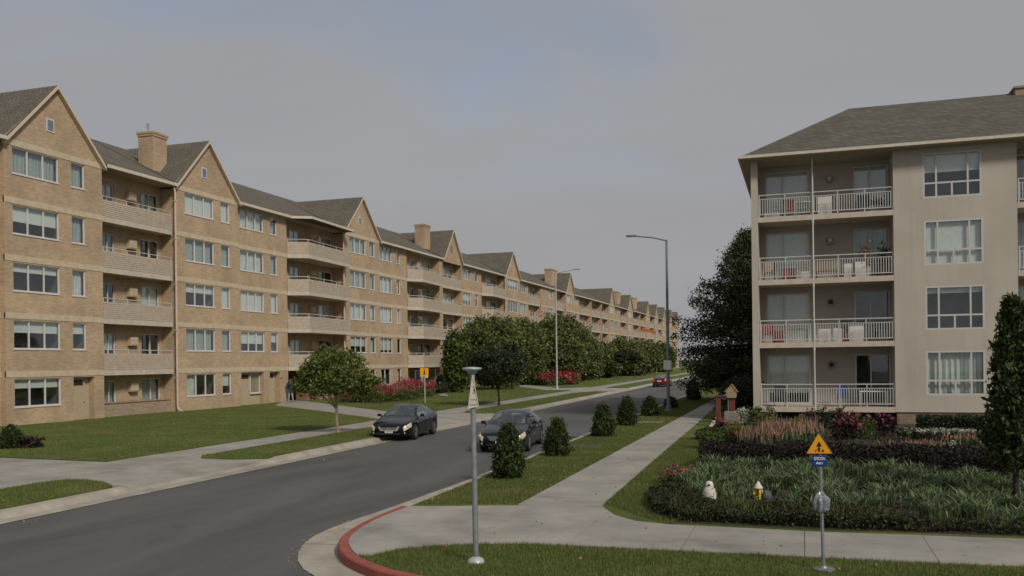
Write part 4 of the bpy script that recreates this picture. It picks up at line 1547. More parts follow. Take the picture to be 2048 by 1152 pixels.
# end pier, thin poles, wall lamps
MB().box(-2.20, YF - 0.03, 0.36, -1.90, YBK + 0.3, 12.15).build('end_pier', 'stucco', RB)
for xp in (0.52, 11.6):
    m = MB(); m.tube((xp, YF + 0.02, 0.10), (xp, YF + 0.02, 12.1), 0.038, n=8)
    for i in range(4): m.tube((xp, YF + .02, FZ[i] - 0.16), (xp, YF + .02, FZ[i]), 0.05, n=8)
    m.build('balcony_pole', 'whiteframe', RB)
for i in range(4):
    m = MB()
    c = (1.30, YBK, FZ[i] + 2.14)
    m.tube(c, (c[0], c[1] - 0.10, c[2]), 0.17, 0.15, n=14)
    m.tube((c[0], c[1] - 0.10, c[2]), (c[0], c[1] - 0.16, c[2]), 0.11, 0.08, n=12, mi=1)
    m.box(c[0] - 0.12, c[1] - 0.14, c[2] - 0.18, c[0] + 0.16, c[1], c[2] - 0.10, 0)
    m.build('wall_lamp', ['grey_plastic', 'galv_light' if i > 1 else 'dark'], RB)
# rest of the body: left side, rear, a dark crawl space, balcony ceiling
m = MB()
m.box(-1.95, YBK + 0.3, 0.35, -1.75, 57.0, 12.15)
m.box(-1.75, 56.8, 0.0, 20, 57.0, 12.15)
m.box(-1.7, YBK + 2.0, -0.1, 20, 56.7, 12.1)
m.build('side_wall', 'stucco', RB)
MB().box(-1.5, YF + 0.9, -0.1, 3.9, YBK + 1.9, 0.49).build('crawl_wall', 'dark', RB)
MB().box(-2.15, YF - 0.1, 12.14, 20, 57.0, 12.20).build('eave_soffit', 'soffit', RB)
# hipped roof and its gutter
EX0, EY0, EY1, RZ = -2.62, 42.38, 57.7, 16.05
rx, ry = 2.48, (EY0 + EY1) / 2
e = 12.30
m = MB()
m.poly([(EX0, EY0, e), (26, EY0, e), (26, ry, RZ), (rx, ry, RZ)])
m.poly([(EX0, EY1, e), (EX0, EY0, e), (rx, ry, RZ)])
m.poly([(26, EY1, e), (EX0, EY1, e), (rx, ry, RZ), (26, ry, RZ)])
m.build('roof', 'roof_r', RB)
m = MB()
m.box(EX0 - 0.02, EY0 - 0.10, e - 0.11, 26, EY0, e + 0.015)
m.box(EX0 - 0.12, EY0 - 0.10, e - 0.11, EX0 - 0.02, EY1, e + 0.015)
m.build('eave_gutter', 'gutterpaint', RB)
m = MB()
m.box(EX0, EY0, e - 0.11, 26, YF + 0.02, e - 0.02)
m.box(EX0, YF + 0.02, e - 0.11, -1.9, EY1, e - 0.02)
m.build('eave_board', 'soffit', RB)
MB().box(10.15, 49.6, 15.3, 12.6, 51.0, 16.30).box(10.08, 49.53, 16.17, 12.67, 51.07, 16.27).build('chimney', 'lowwall', RB)

# ---- things standing on the right-hand balconies
yb = 43.75


def fl(i): return FZ[i] + 0.24


def box_thing(name, x, i, w, d, h, mat, label, cat, y=yb, legs=0.0, lid=None):
    t = thing(name, (x, y, fl(i)), label, cat)
    z = fl(i)
    MB().box(x - w / 2, y - d / 2, z + legs, x + w / 2, y + d / 2, z + h).build('body', mat, t, bevel=0.015)
    if lid: MB().box(x - w / 2 - .02, y - d / 2 - .02, z + h, x + w / 2 + .02, y + d / 2 + .02, z + h + .05).build('lid', lid, t)
    if legs:
        for sx in (-1, 1):
            for sy in (-1, 1):
                cx_, cy_ = x + sx * (w / 2 - .04), y + sy * (d / 2 - .04)
                MB().box(cx_ - .025, cy_ - .025, z, cx_ + .025, cy_ + .025, z + legs).build('leg', mat, t)
    return t


def chair(x, i, mat, label, rz=0.0, cush=None, y=yb):
    t = thing('balcony_chair', (x, y, fl(i)), label, 'chair')
    z = fl(i)
    MB().box(x - .25, y - .24, z + .38, x + .25, y + .24, z + .44).build('seat', cush or mat, t)
    for sx in (-1, 1):
        MB().tube((x + sx * .24, y - .23, z), (x + sx * .24, y - .23, z + .62), .02, n=6).build('leg', mat, t)
        MB().tube((x + sx * .24, y + .23, z), (x + sx * .24, y + .28, z + .92), .02, n=6).build('leg', mat, t)
        MB().box(x + sx * .24 - .03, y - .25, z + .61, x + sx * .24 + .03, y + .25, z + .64).build('armrest', mat, t)
    m_ = MB()
    m_.extrude([(x - .23, y + .24, z + .46), (x + .23, y + .24, z + .46), (x + .23, y + .30, z + .92), (x - .23, y + .30, z + .92)], (0, .05, 0))
    m_.build('backrest', cush or mat, t)
    return t


def table(x, i, mat, label, w=0.9, h=0.70, y=yb):
    t = thing('balcony_table', (x, y, fl(i)), label, 'table')
    z = fl(i)
    MB().box(x - w / 2, y - .3, z + h - .04, x + w / 2, y + .3, z + h).build('table_top', mat, t)
    for sx in (-1, 1):
        for sy in (-1, 1):
            MB().box(x + sx * (w / 2 - .05) - .02, y + sy * .25 - .02, z, x + sx * (w / 2 - .05) + .02, y + sy * .25 + .02, z + h - .04).build('leg', mat, t)
    return t


def potted(x, i, label, pot='terracotta', h=0.9, y=yb, leafm='leaf_mid', ph=0.32):
    t = thing('potted_plant', (x, y, fl(i)), label, 'plant')
    z = fl(i)
    MB().lathe([(.11, 0), (.16, ph), (.18, ph), (.18, ph + .03), (.14, ph + .03)], (x, y, z), n=12).build('pot', pot, t)
    c = np.array([x, y, z + ph + h * .5])
    pos = c + rng.normal(size=(160, 3)) * np.array([.14, .14, h * .28])
    np_obj('foliage', leaves(pos, .13), 4, leafm, t)
    m_ = MB()
    for q in range(4): m_.tube((x, y, z + ph), (x + rng.uniform(-.1, .1), y + rng.uniform(-.1, .1), z + ph + h * .8), .012, .006, n=5)
    m_.build('stem', 'bark', t)
    return t


chair(-0.55, 3, 'wood', 'chair with dark red cushion on the top balcony', cush='redcloth')
table(0.15, 3, 'whiteframe', 'white table on the top balcony beside the red cushioned chair')
box_thing('storage_box', 1.05, 3, .62, .5, .86, 'cloth_white', 'tall white storage cabinet on the top balcony', 'cabinet')
chair(2.75, 3, 'blackmetal', 'dark metal chair at the right end of the top balcony')
box_thing('planter_box', 3.4, 3, .9, .3, .35, 'grey_plastic', 'long grey planter at the right end of the top balcony', 'planter', lid=None)
box_thing('planter_box', -1.3, 3, .7, .3, .28, 'whiteframe', 'white planter at the left end of the top balcony', 'planter')
chair(-1.45, 2, 'blackmetal', 'black framed wicker chair at the left end of the third floor balcony', cush='wicker')
box_thing('storage_box', -0.55, 2, .62, .45, .5, 'redcloth', 'dark red chest on the third floor balcony', 'chest', lid='redcloth')
box_thing('storage_box', 0.15, 2, .36, .36, .42, 'cloth_white', 'small white bin beside the dark red chest on the third floor balcony', 'bin', lid='terracotta')
t = thing('garden_bench', (1.15, yb, fl(2)), 'wide slatted bench with tan cushions on the third floor balcony', 'bench')
z = fl(2)
MB().box(.65, yb - .25, z + .36, 1.65, yb + .25, z + .46).build('seat', 'wicker', t)
for q in range(9): MB().box(.68 + q * .105, yb + .25, z + .46, .75 + q * .105, yb + .29, z + .90).build('back_slat', 'wicker', t)
MB().box(.63, yb + .24, z + .88, 1.67, yb + .30, z + .94).build('top_rail', 'blackmetal', t)
for xx in (.66, 1.62):
    for q in (-.22, .22): MB().box(xx - .02, yb + q - .02, z, xx + .02, yb + q + .02, z + .36).build('leg', 'blackmetal', t)
box_thing('storage_box', 2.02, 2, .34, .34, .66, 'cloth_white', 'narrow white box beside the bench on the third floor balcony', 'box')
potted(2.85, 2, 'tall rust coloured potted plant rising above the third floor railing', pot='whiteframe', h=1.15, leafm='plume', ph=.45)
potted(3.55, 2, 'green potted plant in the right corner of the third floor balcony', h=1.05, leafm='leaf_mid', ph=.4)
box_thing('storage_box', 2.55, 2, .42, .3, .72, 'cloth_white', 'white stand beside the rust coloured plant on the third floor balcony', 'stand')
chair(-1.55, 1, 'redcloth', 'small red chair at the left end of the second floor balcony')
box_thing('storage_box', -1.05, 1, .48, .45, .60, 'redcloth', 'red box beside the red chair on the second floor balcony', 'box')
table(-.25, 1, 'wood', 'brown wooden table behind the second floor railing', w=1.05, h=.66)
for j, (xx, w_, h_) in enumerate(((.98, .5, .60), (1.55, .36, .62), (2.35, .62, .74))):
    box_thing('storage_box', xx, 1, w_, .42, h_, 'cloth_white', ['white box by the pole on the second floor balcony', 'middle of the three white boxes on the second floor balcony', 'largest white chest on the second floor balcony'][j], 'box', lid='grey_plastic' if j == 2 else None)
potted(1.95, 1, 'leafy potted plant between the white boxes on the second floor balcony', h=.7, leafm='leaf_dark')
box_thing('storage_box', 3.55, 1, .5, .4, .5, 'grey_plastic', 'grey box in the right corner of the second floor balcony', 'box')
chair(-1.05, 0, 'blackmetal', 'dark chair at the left end of the lowest balcony')
chair(1.75, 0, 'galv', 'grey folding chair near the middle of the lowest balcony', cush='signblue')
table(3.05, 0, 'cloth_white', 'white table at the right end of the lowest balcony', w=1.2)
potted(3.4, 3, 'small potted plant on the top balcony railing end', h=.4, leafm='leaf_dark', y=44.2)

# ------------------------------------------------------------------ cars
def make_car(loc, rz, label, paint, style=0, lamps=None):
    t = thing('sedan_car', loc, label, 'car', rz=rz)
    t.scale = (.95, .95, .95)
    HL = 2.375
    cuts = [1.92, 2.30, -2.12, 0.40, 1.0, -1.70, -1.08, -1.28, 0.80, -0.35, -0.27, -0.31, 0.95, -1.02]
    ys_ = sorted(set([round(v, 4) for v in np.linspace(-HL, HL, 75)] + cuts + [2.34, -2.34, 2.36, -2.36]))

    def itp(tab, y, sm=0.05):
        xs_ = [q[0] for q in tab][::-1]; zs_ = [q[1] for q in tab][::-1]
        return sum(np.interp(y + d * sm, xs_, zs_) for d in (-1, -.5, 0, .5, 1)) / 5
    top = [(2.375, .60), (2.35, .66), (2.25, .735), (1.9, .83), (1.5, .90), (1.05, .975), (.72, 1.17), (.38, 1.355), (.05, 1.425), (-.4, 1.45), (-.8, 1.43), (-1.1, 1.37), (-1.45, 1.22), (-1.72, 1.10), (-2.1, 1.07), (-2.28, 1.04), (-2.35, .95), (-2.375, .80)]
    belt = [(2.375, .56), (2.35, .61), (2.25, .68), (1.9, .77), (1.05, .90), (0, .945), (-1, .985), (-1.7, 1.03), (-2.2, 1.01), (-2.35, .90), (-2.375, .76)]
    wid = [(2.375, .60), (2.345, .70), (2.25, .80), (2.05, .865), (1.6, .905), (0, .915), (-1.5, .905), (-2.0, .865), (-2.25, .80), (-2.345, .72), (-2.375, .62)]
    rw = [(2.375, .46), (2.25, .58), (1.9, .66), (1.05, .735), (.72, .685), (.38, .615), (0, .585), (-.6, .58), (-1.1, .59), (-1.72, .69), (-2.2, .66), (-2.375, .5)]
    ring = []
    for y in ys_:
        zt, zb, w, r_ = itp(top, y), itp(belt, y), itp(wid, y, .02), itp(rw, y)
        zs = .20 + .10 * max(0, (abs(y) - 2.1) / .275)
        for yw in (1.42, -1.36):
            d = abs(y - yw)
            if d < .375: zs = max(zs, .33 + math.sqrt(.375 ** 2 - d * d))
        zm = min(zs + .05, zb - .10)
        z4 = max(zb - .16, zm + .01)
        p6 = (w * .925, zb)
        p8 = (r_ + .035, zt - .075 * min(1, max(0.12, (zt - zb) / .3)))
        pts = [(0, zs), (w * .94, zs), (w * .985, zm), (w, zm + (z4 - zm) * .5), (w * .993, z4), (w * .965, zb - .03), p6,
               ((p6[0] * .55 + p8[0] * .45) + .012, p6[1] * .5 + p8[1] * .5), p8, (r_ - .06, zt - .012), ((r_ - .06) * .5, zt + .004), (0, zt + .012)]
        ring.append(pts)
    G_ = {}

    def cls(y, s, sd):
        if s in (4, 5) and 1.92 < y < 2.36: return 'headlight%d' % sd
        if s in (4, 5) and y < -2.12: return 'tail_light%d' % sd
        if s in (9, 10) and .40 < y < 1.0: return 'windshield'
        if s in (9, 10) and -1.70 < y < -1.08: return 'rear_window'
        if s in (6, 7) and -.27 < y < .80: return 'side_window_f%d' % sd
        if s in (6, 7) and -1.28 < y < -.35: return 'side_window_r%d' % sd
        if 2 <= s <= 5 and -.31 < y < .95: return 'door_f%d' % sd
        if 2 <= s <= 5 and -1.02 < y < -.31: return 'door_r%d' % sd
        return 'body'
    idx = {}

    def add(key, corners):
        m_, ix = G_.setdefault(key, (MB(), {}))
        f_ = []
        for c in corners:
            q = (round(c[0], 5), round(c[1], 5), round(c[2], 5))
            if q not in ix:
                ix[q] = len(m_.v); m_.v.append(q)
            if ix[q] not in f_: f_.append(ix[q])
        if len(f_) > 2:
            m_.f.append(tuple(f_)); m_.m.append(0)
    for i in range(len(ys_) - 1):
        for s in range(11):
            for sd in (1, -1):
                a, b = ring[i][s], ring[i][s + 1]
                c, d = ring[i + 1][s + 1], ring[i + 1][s]
                q = [(sd * a[0], ys_[i], a[1]), (sd * b[0], ys_[i], b[1]), (sd * c[0], ys_[i + 1], c[1]), (sd * d[0], ys_[i + 1], d[1])]
                if sd > 0: q = q[::-1]
                add(cls((ys_[i] + ys_[i + 1]) / 2, s, sd), q)
    for i, sg in ((0, 1), (len(ys_) - 1, -1)):
        pts = [(x, ys_[i], z_) for x, z_ in ring[i]] + [(-x, ys_[i], z_) for x, z_ in ring[i][::-1][1:-1]]
        add('body', pts[::sg])
    mats = {'headlight': 'clear_lens', 'tail_light': lamps or 'tail_lens', 'windshield': 'carglass', 'rear_window': 'carglass', 'side_window': 'carglass', 'door': paint, 'body': paint}
    for key, (m_, ix) in G_.items():
        nm_ = key.rstrip('1-').rstrip('_fr') if key.startswith(('side', 'door')) else key.rstrip('1-')
        nm_ = {'doo': 'door', 'side_window': 'side_window'}.get(nm_, nm_)
        o = m_.build(nm_, mats[nm_], t, smooth=True, local=True)
        if nm_ == 'door':
            sd = -1 if key.endswith('-1') else 1
            yy_ = -.16 if '_f' in key else -.92
            MB().box(sd * .895, yy_ - .09, .815, sd * .945, yy_ + .09, .845).build('handle', 'chrome', o, local=True)
        if nm_ == 'headlight':
            sd = -1 if key.endswith('-1') else 1
            MB().lathe([(.055, 0), (.05, .02), (.03, .035)], (0, 0, 0), n=10).build('indicator', 'amber_lens', o, local=True).matrix_local = Matrix.Translation((sd * .76, 2.24, .62)) @ Matrix.Rotation(R(-90), 4, 'X') @ Matrix.Scale(1.6, 4, (1, 0, 0))
    # front and rear furniture
    y = HL
    gm = MB()
    if style == 0:
        gm.box(-.40, y - .06, .475, .40, y + .012, .60, 1)
        for q in range(3): gm.box(-.38 + .02 * q, y + .012, .50 + q * .033, .38 - .02 * q, y + .022, .512 + q * .033)
        for sd in (-1, 1): gm.extrude([(sd * .40, y + .005, .625), (sd * .48, y + .005, .625), (sd * .37, y + .005, .448), (sd * .30, y + .005, .475)], (0, .03, 0))
        gm.box(-.37, y + .002, .446, .37, y + .034, .480)
    else:
        gm.box(-.46, y - .06, .465, .46, y + .01, .605, 1)
        for q in range(4): gm.box(-.47 + .03 * q, y + .01, .595 - q * .04, .47 - .03 * q, y + .026, .612 - q * .04)
    gr = gm.build('grille', ['chrome', 'dark'], t, local=True)
    em = MB()
    em.box(-.055, y + .022, .50, -.035, y + .036, .575); em.box(.035, y + .022, .50, .055, y + .036, .575); em.box(-.05, y + .022, .53, .05, y + .036, .545)
    em.build('emblem', 'chrome', gr, local=True)
    pm = MB(); pm.box(-.17, y + .004, .36, .17, y + .022, .445)
    pl = pm.build('number_plate', 'whitepaint', t, local=True)
    pm = MB()
    for q in range(6): pm.box(-.125 + q * .044, y + .022, .385, -.098 + q * .044, y + .025, .425)
    pm.build('plate_characters', 'ink', pl, local=True)
    bm = MB(); bm.box(-.50, y - .05, .285, .50, y + .006, .345)
    bm.build('air_intake', 'dark', t, local=True)
    for sd in (-1, 1):
        fm = MB(); fm.lathe([(.05, 0), (.045, .015)], (0, 0, 0), n=10)
        fm.build('fog_lamp', 'clear_lens', t, local=True).matrix_local = Matrix.Translation((sd * .66, 2.335, .36)) @ Matrix.Rotation(R(-90), 4, 'X') @ Matrix.Rotation(R(0), 4, 'Y')
        mm_ = MB(); mm_.box(sd * .90, .70, .96, sd * 1.06, .82, 1.07); mm_.box(sd * .84, .74, .93, sd * .92, .79, .98)
        mm_.build('wing_mirror', paint, t, local=True, bevel=.02)
        for yw in (1.42, -1.36):
            wm = MB(); wm.tube((sd * .70, yw, .33), (sd * .905, yw, .33), .07, n=12)
            wo_ = wm.build('wheel', 'dark', t, local=True)
            ty = MB()
            prof = [(.225, -.105), (.30, -.11), (.325, -.085), (.33, 0), (.325, .085), (.30, .11), (.225, .105)]
            n = 24; i0 = 0
            for r_, x in prof:
                for q in range(n):
                    a = 2 * math.pi * q / n
                    ty.v.append((sd * .808 + x, yw + r_ * math.cos(a), .33 + r_ * math.sin(a)))
            for a in range(len(prof) - 1):
                for q in range(n):
                    j = (q + 1) % n
                    ty.f.append((a * n + q, a * n + j, (a + 1) * n + j, (a + 1) * n + q)); ty.m.append(0)
            ty.build('tyre', 'tyre', wo_, smooth=True, local=True)
            rm = MB()
            xo = sd * .912
            for q in range(10):
                a = 2 * math.pi * q / 10
                rm.tube((xo, yw + .05 * math.cos(a), .33 + .05 * math.sin(a)), (xo - sd * .015, yw + .22 * math.cos(a), .33 + .22 * math.sin(a)), .018, .022, n=4)
            n = 20
            for q in range(n):
                a, b = 2 * math.pi * q / n, 2 * math.pi * (q + 1) / n
                rm.poly([(xo - sd * .02, yw + .235 * math.cos(a), .33 + .235 * math.sin(a)), (xo - sd * .02, yw + .235 * math.cos(b), .33 + .235 * math.sin(b)),
                         (xo, yw + .205 * math.cos(b), .33 + .205 * math.sin(b)), (xo, yw + .205 * math.cos(a), .33 + .205 * math.sin(a))])
            rm.build('rim', 'alloy', wo_, local=True)
    bm = MB(); bm.box(-.25, -y - .012, .66, .25, -y + .02, .78); bm.build('rear_plate', 'whitepaint', t, local=True)
    bm = MB(); bm.box(-.60, -y - .015, .30, .60, -y + .03, .42); bm.build('rear_bumper_trim', 'dark', t, local=True)
    for sx in (-1, 1):
        for sy, zz_ in ((.15, 0), (-.85, 0)):
            sm_ = MB(); sm_.box(sx * .38 - .24, sy - .30, .35, sx * .38 + .24, sy + .25, .60)
            sm_.box(sx * .38 - .23, sy - .38, .58, sx * .38 + .23, sy - .24, 1.08); sm_.box(sx * .38 - .12, sy - .37, 1.10, sx * .38 + .12, sy - .27, 1.26)
            sm_.build('car_seat', 'seat', t, local=True, bevel=.04)
    dm = MB(); dm.box(-.70, .72, .78, .70, 1.0, .93); dm.build('dashboard', 'grey_plastic', t, local=True, bevel=.03)
    return t


make_car((-15.98, 34.45, ROADZ), R(180 + 7), 'black sedan parked at the left kerb with a curved chrome grille', 'paint_black', 0)
make_car((-10.1, 30.95, ROADZ), R(180 + 7), 'dark navy sedan beside the right kerb, partly behind a small conifer', 'paint_navy', 1)
make_car((-15.4, 103.0, ROADZ), R(0), 'small dark red car far down the street with glowing tail lights', 'paint_red', 0, 'tail_lamp')


# ------------------------------------------------------------------ street lamps and signs
def street_lamp(x, y, h, arm_x, arm_z, mat, label, r=.085):
    t = thing('street_lamp', (x, y, 0), label, 'street lamp')
    MB().tube((x, y, 0.05), (x, y, h), r, r * .62, n=12).build('pole', mat, t, smooth=False)
    m_ = MB(); m_.lathe([(.26, 0), (.26, .05), (.16, .07), (.15, .30), (.10, .34)], (x, y, 0), n=14); m_.build('base_plate', mat, t)
    s = 1 if arm_x > x else -1
    m_ = MB(); m_.path([(x, y, h - .05), (x + (arm_x - x) * .35, y, h + (arm_z - h) * .55), (arm_x - s * .55, y, arm_z - .01)], .042, n=8); m_.build('arm', mat, t)
    m_ = MB()
    m_.extrude([(arm_x - s * .6, y - .11, arm_z - .03), (arm_x - s * .6, y + .11, arm_z - .03), (arm_x, y + .15, arm_z - .02), (arm_x, y - .15, arm_z - .02)], (0, 0, .10))
    hd = m_.build('lamp_head', mat, t, bevel=.02)
    MB().box(arm_x - s * .5, y - .09, arm_z - .045, arm_x - s * .05, y + .09, arm_z - .026).build('lens', 'whitepaint', hd)
    return t


lx, ly = P(1337, 822)
lam = street_lamp(lx, ly, 9.9, -9.75, 10.22, 'galv_blue', 'tall blue grey street lamp with a white box on its post, right grass strip', .10)
mm = MB(); mm.box(lx - .24, ly - .16, 2.38, lx + .22, ly - .10, 2.92); bxo = mm.build('notice_box', 'whitepaint', lam, bevel=.02)
mm = MB(); mm.box(lx - .10, ly - .12, 2.45, lx + .10, ly, 2.50); mm.box(lx - .10, ly - .12, 2.80, lx + .10, ly, 2.85); mm.build('bracket', 'galv', bxo)
l2 = P(1114, 779)
street_lamp(l2[0], l2[1], 12.0, l2[0] + 2.55, 12.3, 'galv_light', 'tall pale street lamp on the left pavement beside the red flower bed', .10)

# thin pole on the left lawn
px_, py_ = P(896, 776)
t = thing('thin_pole', (px_, py_, 0), 'thin white pole on the lawn left of the round trees', 'pole')
MB().tube((px_, py_, 0), (px_, py_, ZY(894, 690, py_)[1]), .06, .05, n=8).build('pole', 'whiteframe', t)
MB().lathe([(.14, 0), (.14, .05), (.07, .08)], (px_, py_, 0), n=10).build('base', 'galv', t)

# orange boom far down the street
bx_, by_ = P(1313, 746)
bz = ZY(1313, 664, by_)[1]
t = thing('boom_pole', (bx_, by_, 0), 'far thin pole with an orange arm above the distant trees', 'pole')
MB().tube((bx_, by_, 0), (bx_, by_, bz), .16, .12, n=8).build('pole', 'galv_light', t)
ax, az = ZY(1284, 659, by_)
m = MB(); m.extrude([(bx_ + .2, by_, bz - .45), (bx_ + .2, by_, bz + .1), (ax, by_, az + .5), (ax, by_, az - .35)], (0, .35, 0)); m.build('arm', 'orange', t)


def face_cam(x, y): return math.atan2(-x, y) if False else math.atan2(x, -y)


def text_mesh(txt, size, mat, ext=0.002):
    cu = bpy.data.curves.new('lettering', 'FONT')
    cu.body = txt; cu.size = size; cu.align_x = 'CENTER'; cu.align_y = 'CENTER'; cu.extrude = ext; cu.offset = 0.0012
    ob = bpy.data.objects.new('tmp', cu)
    COL.objects.link(ob)
    dg = bpy.context.evaluated_depsgraph_get()
    me = bpy.data.meshes.new_from_object(ob.evaluated_get(dg))
    bpy.data.objects.remove(ob); bpy.data.curves.remove(cu)
    me.materials.clear(); me.materials.append(M(mat)); me.name = 'lettering'
    return me


def child(name, me, parent, mat4):
    o = bpy.data.objects.new(name, me); COL.objects.link(o); o.parent = parent; o.matrix_local = mat4
    ORG[o.name] = ORG[parent.name]
    return o


# right: yellow triangular sign with blue plate (built facing its local -Y, then turned to the street corner)
sx_, sy_ = P(1647, 1140)
rot = math.atan2(sx_, -sy_) + math.pi
t = thing('warning_sign', (sx_, sy_, 0), 'yellow triangular worker sign with a blue plate on a ribbed steel post', 'sign', rz=YAW * 0 + math.atan2(-sx_, sy_))
H0 = 1.92
m = MB(); m.tube((0, 0, .02), (-.035, 0, 1.86), .021, n=8)
for q in range(62): m.tube((-.0005 * q, 0, .05 + q * .029), (-.0005 * q, 0, .062 + q * .029), .0255, n=8)
m.build('post', 'galv', t, local=True)
m = MB(); m.lathe([(.155, 0), (.155, .025), (.06, .035), (.05, .06)], (0, 0, 0), n=18); m.build('base_plate', 'galv', t, local=True)


def tri(cx_, zc, s, dz=0):
    return [(cx_ - s * .5, zc - s * .42), (cx_ + s * .5, zc - s * .40), (cx_ - s * .02, zc + s * .44)]


sc = .375
zc = 1.80 - .01
m = MB(); m.extrude([(x, -.030, z_) for x, z_ in tri(-.035, zc, sc)], (0, .012, 0)); tb = m.build('sign_board', 'signyellow', t, local=True)
m = MB()
pt_ = tri(-.035, zc, sc * .965); 
for a, b in zip(pt_, pt_[1:] + pt_[:1]): m.tube((a[0], -.031, a[1]), (b[0], -.031, b[1]), .0055, n=5)
m.build('border', 'ink', tb, local=True)
m = MB()


def fig(m_, pts, ox, oz, k_, y=-.0335):
    m_.extrude([(ox + x * k_, y, oz + z_ * k_) for x, z_ in pts], (0, .003, 0))


k_ = .0105
ox, oz = -.040, 1.655
fig(m, [(-1.2, 13.2), (-.6, 14.6), (.6, 14.8), (1.4, 13.4), (1.6, 11.8), (-1.4, 11.8)], ox, oz, k_)
fig(m, [(-1.6, 12), (1.8, 12), (3.4, 9.6), (2.6, 8.4), (1.4, 9.4), (1.2, 6.4), (-1.0, 6.4), (-1.2, 9.2), (-2.6, 8.0), (-3.4, 8.6)], ox, oz, k_, -.0337)
fig(m, [(-1.0, 6.6), (.1, 6.6), (-.2, 1.4), (-1.3, 1.4)], ox, oz, k_, -.0339)
fig(m, [(.2, 6.6), (1.3, 6.6), (1.4, 1.4), (.6, 1.4)], ox, oz, k_, -.0341)
fig(m, [(-1.4, 6.2), (-.8, 5.8), (-4.0, 2.6), (-4.6, 3.0)], ox, oz, k_, -.0343)
fig(m, [(-5.6, 1.6), (-3.4, 1.6), (-3.6, 2.8), (-4.8, 3.4)], ox, oz, k_, -.0345)
fig(m, [(3.6, 1.6), (6.4, 1.6), (5.6, 4.4), (4.2, 4.8)], ox, oz, k_, -.0347)
m.build('worker_symbol', 'ink', tb, local=True)
for zb_ in (1.70, 1.90): MB().tube((-.036, -.030, zb_ + .03), (-.036, -.037, zb_ + .03), .007, n=6).build('bolt', 'galv', tb, local=True)
m = MB(); m.box(-.135, -.030, 1.462, .062, -.018, 1.618)
pb = m.build('blue_plate', 'signblue', t, local=True, bevel=.01)
rx90 = Matrix.Rotation(R(90), 4, 'X')
child('lettering', text_mesh('GNCION', .060, 'whitepaint'), pb, Matrix.Translation((-.037, -.0325, 1.572)) @ rx90 @ Matrix.Scale(.62, 4, (1, 0, 0)))
child('lettering', text_mesh('eltecrn', .054, 'whitepaint'), pb, Matrix.Translation((-.037, -.0325, 1.512)) @ rx90 @ Matrix.Scale(.60, 4, (1, 0, 0)))
# crumpled plastic bag tied to that post
tb_ = thing('plastic_bag', (sx_ - .02, sy_ - .02, .86), 'crumpled clear plastic bag tied to the post of the yellow triangular sign', 'bag')
rr = random.Random(3)
m = MB()
n = 18
rows_ = [(.028, 1.10), (.05, 1.075), (.085, 1.04), (.105, 1.0), (.10, .95), (.095, .90), (.09, .85)]
for r_, z_ in rows_:
    for q in range(n):
        a = 2 * math.pi * q / n
        k2 = 1 + (.22 if q % 2 else -.12) * min(1, (1.10 - z_) * 9) + rr.uniform(-.07, .07)
        m.v.append((sx_ - .02 + r_ * k2 * math.cos(a), sy_ - .02 + r_ * .8 * k2 * math.sin(a), z_ + rr.uniform(-.012, .012)))
for a in range(len(rows_) - 1):
    for q in range(n):
        j = (q + 1) % n
        m.f.append((a * n + q, a * n + j, (a + 1) * n + j, (a + 1) * n + q)); m.m.append(0)
m.build('bag', 'plastic_wrap', tb_, smooth=False)
m = MB(); m.lathe([(.034, 0), (.04, .012), (.034, .024)], (sx_ - .02, sy_, 1.085), n=10); m.build('tie', 'galv', tb_)

# near post with a disc cap and a tall narrow triangular panel
nx, ny = P(952, 1126)
t = thing('marker_post', (nx, ny, 0), 'grey post with a flat disc cap and a tall narrow white triangular panel', 'post', rz=math.atan2(-nx, ny))
m = MB(); m.tube((0, 0, .1), (-.02, 0, 2.86), .043, .038, n=14); m.build('pole', 'galv', t, local=True)
m = MB(); m.lathe([(.135, 0), (.135, .03), (.11, .065), (.06, .09), (.045, .10)], (0, 0, 0), n=20); m.build('base', 'galv_light', t, local=True, smooth=True)
m = MB(); m.lathe([(.06, 2.82), (.08, 2.86), (.138, 2.878), (.146, 2.894), (.138, 2.908), (.02, 2.92)], (-.025, 0, 0), n=24); m.build('disc_cap', 'galv_light', t, local=True, smooth=True)
P1, P2, P3 = (-.088, -.055, 2.305), (.062, -.055, 2.335), (-.018, -.055, 2.80)
m = MB(); m.extrude([P1, P2, P3], (0, .02, 0)); pn = m.build('panel', 'signwhite', t, local=True)
m = MB()
for a, b in ((P1, P2), (P2, P3), (P3, P1)): m.tube((a[0], -.058, a[2]), (b[0], -.058, b[2]), .0075, n=6)
m.build('rim', 'trim', pn, local=True)
m = MB()
for z_, a, b in ((2.355, -.066, .055), (2.43, -.060, .040), (2.53, -.022, .010), (2.62, -.030, .006)): m.box(a, -.060, z_, b, -.0565, z_ + .006)
m.box(.006, -.060, 2.53, .011, -.0565, 2.625); m.box(-.004, -.060, 2.56, .004, -.0565, 2.60)
m.build('markings', 'ink', pn, local=True)

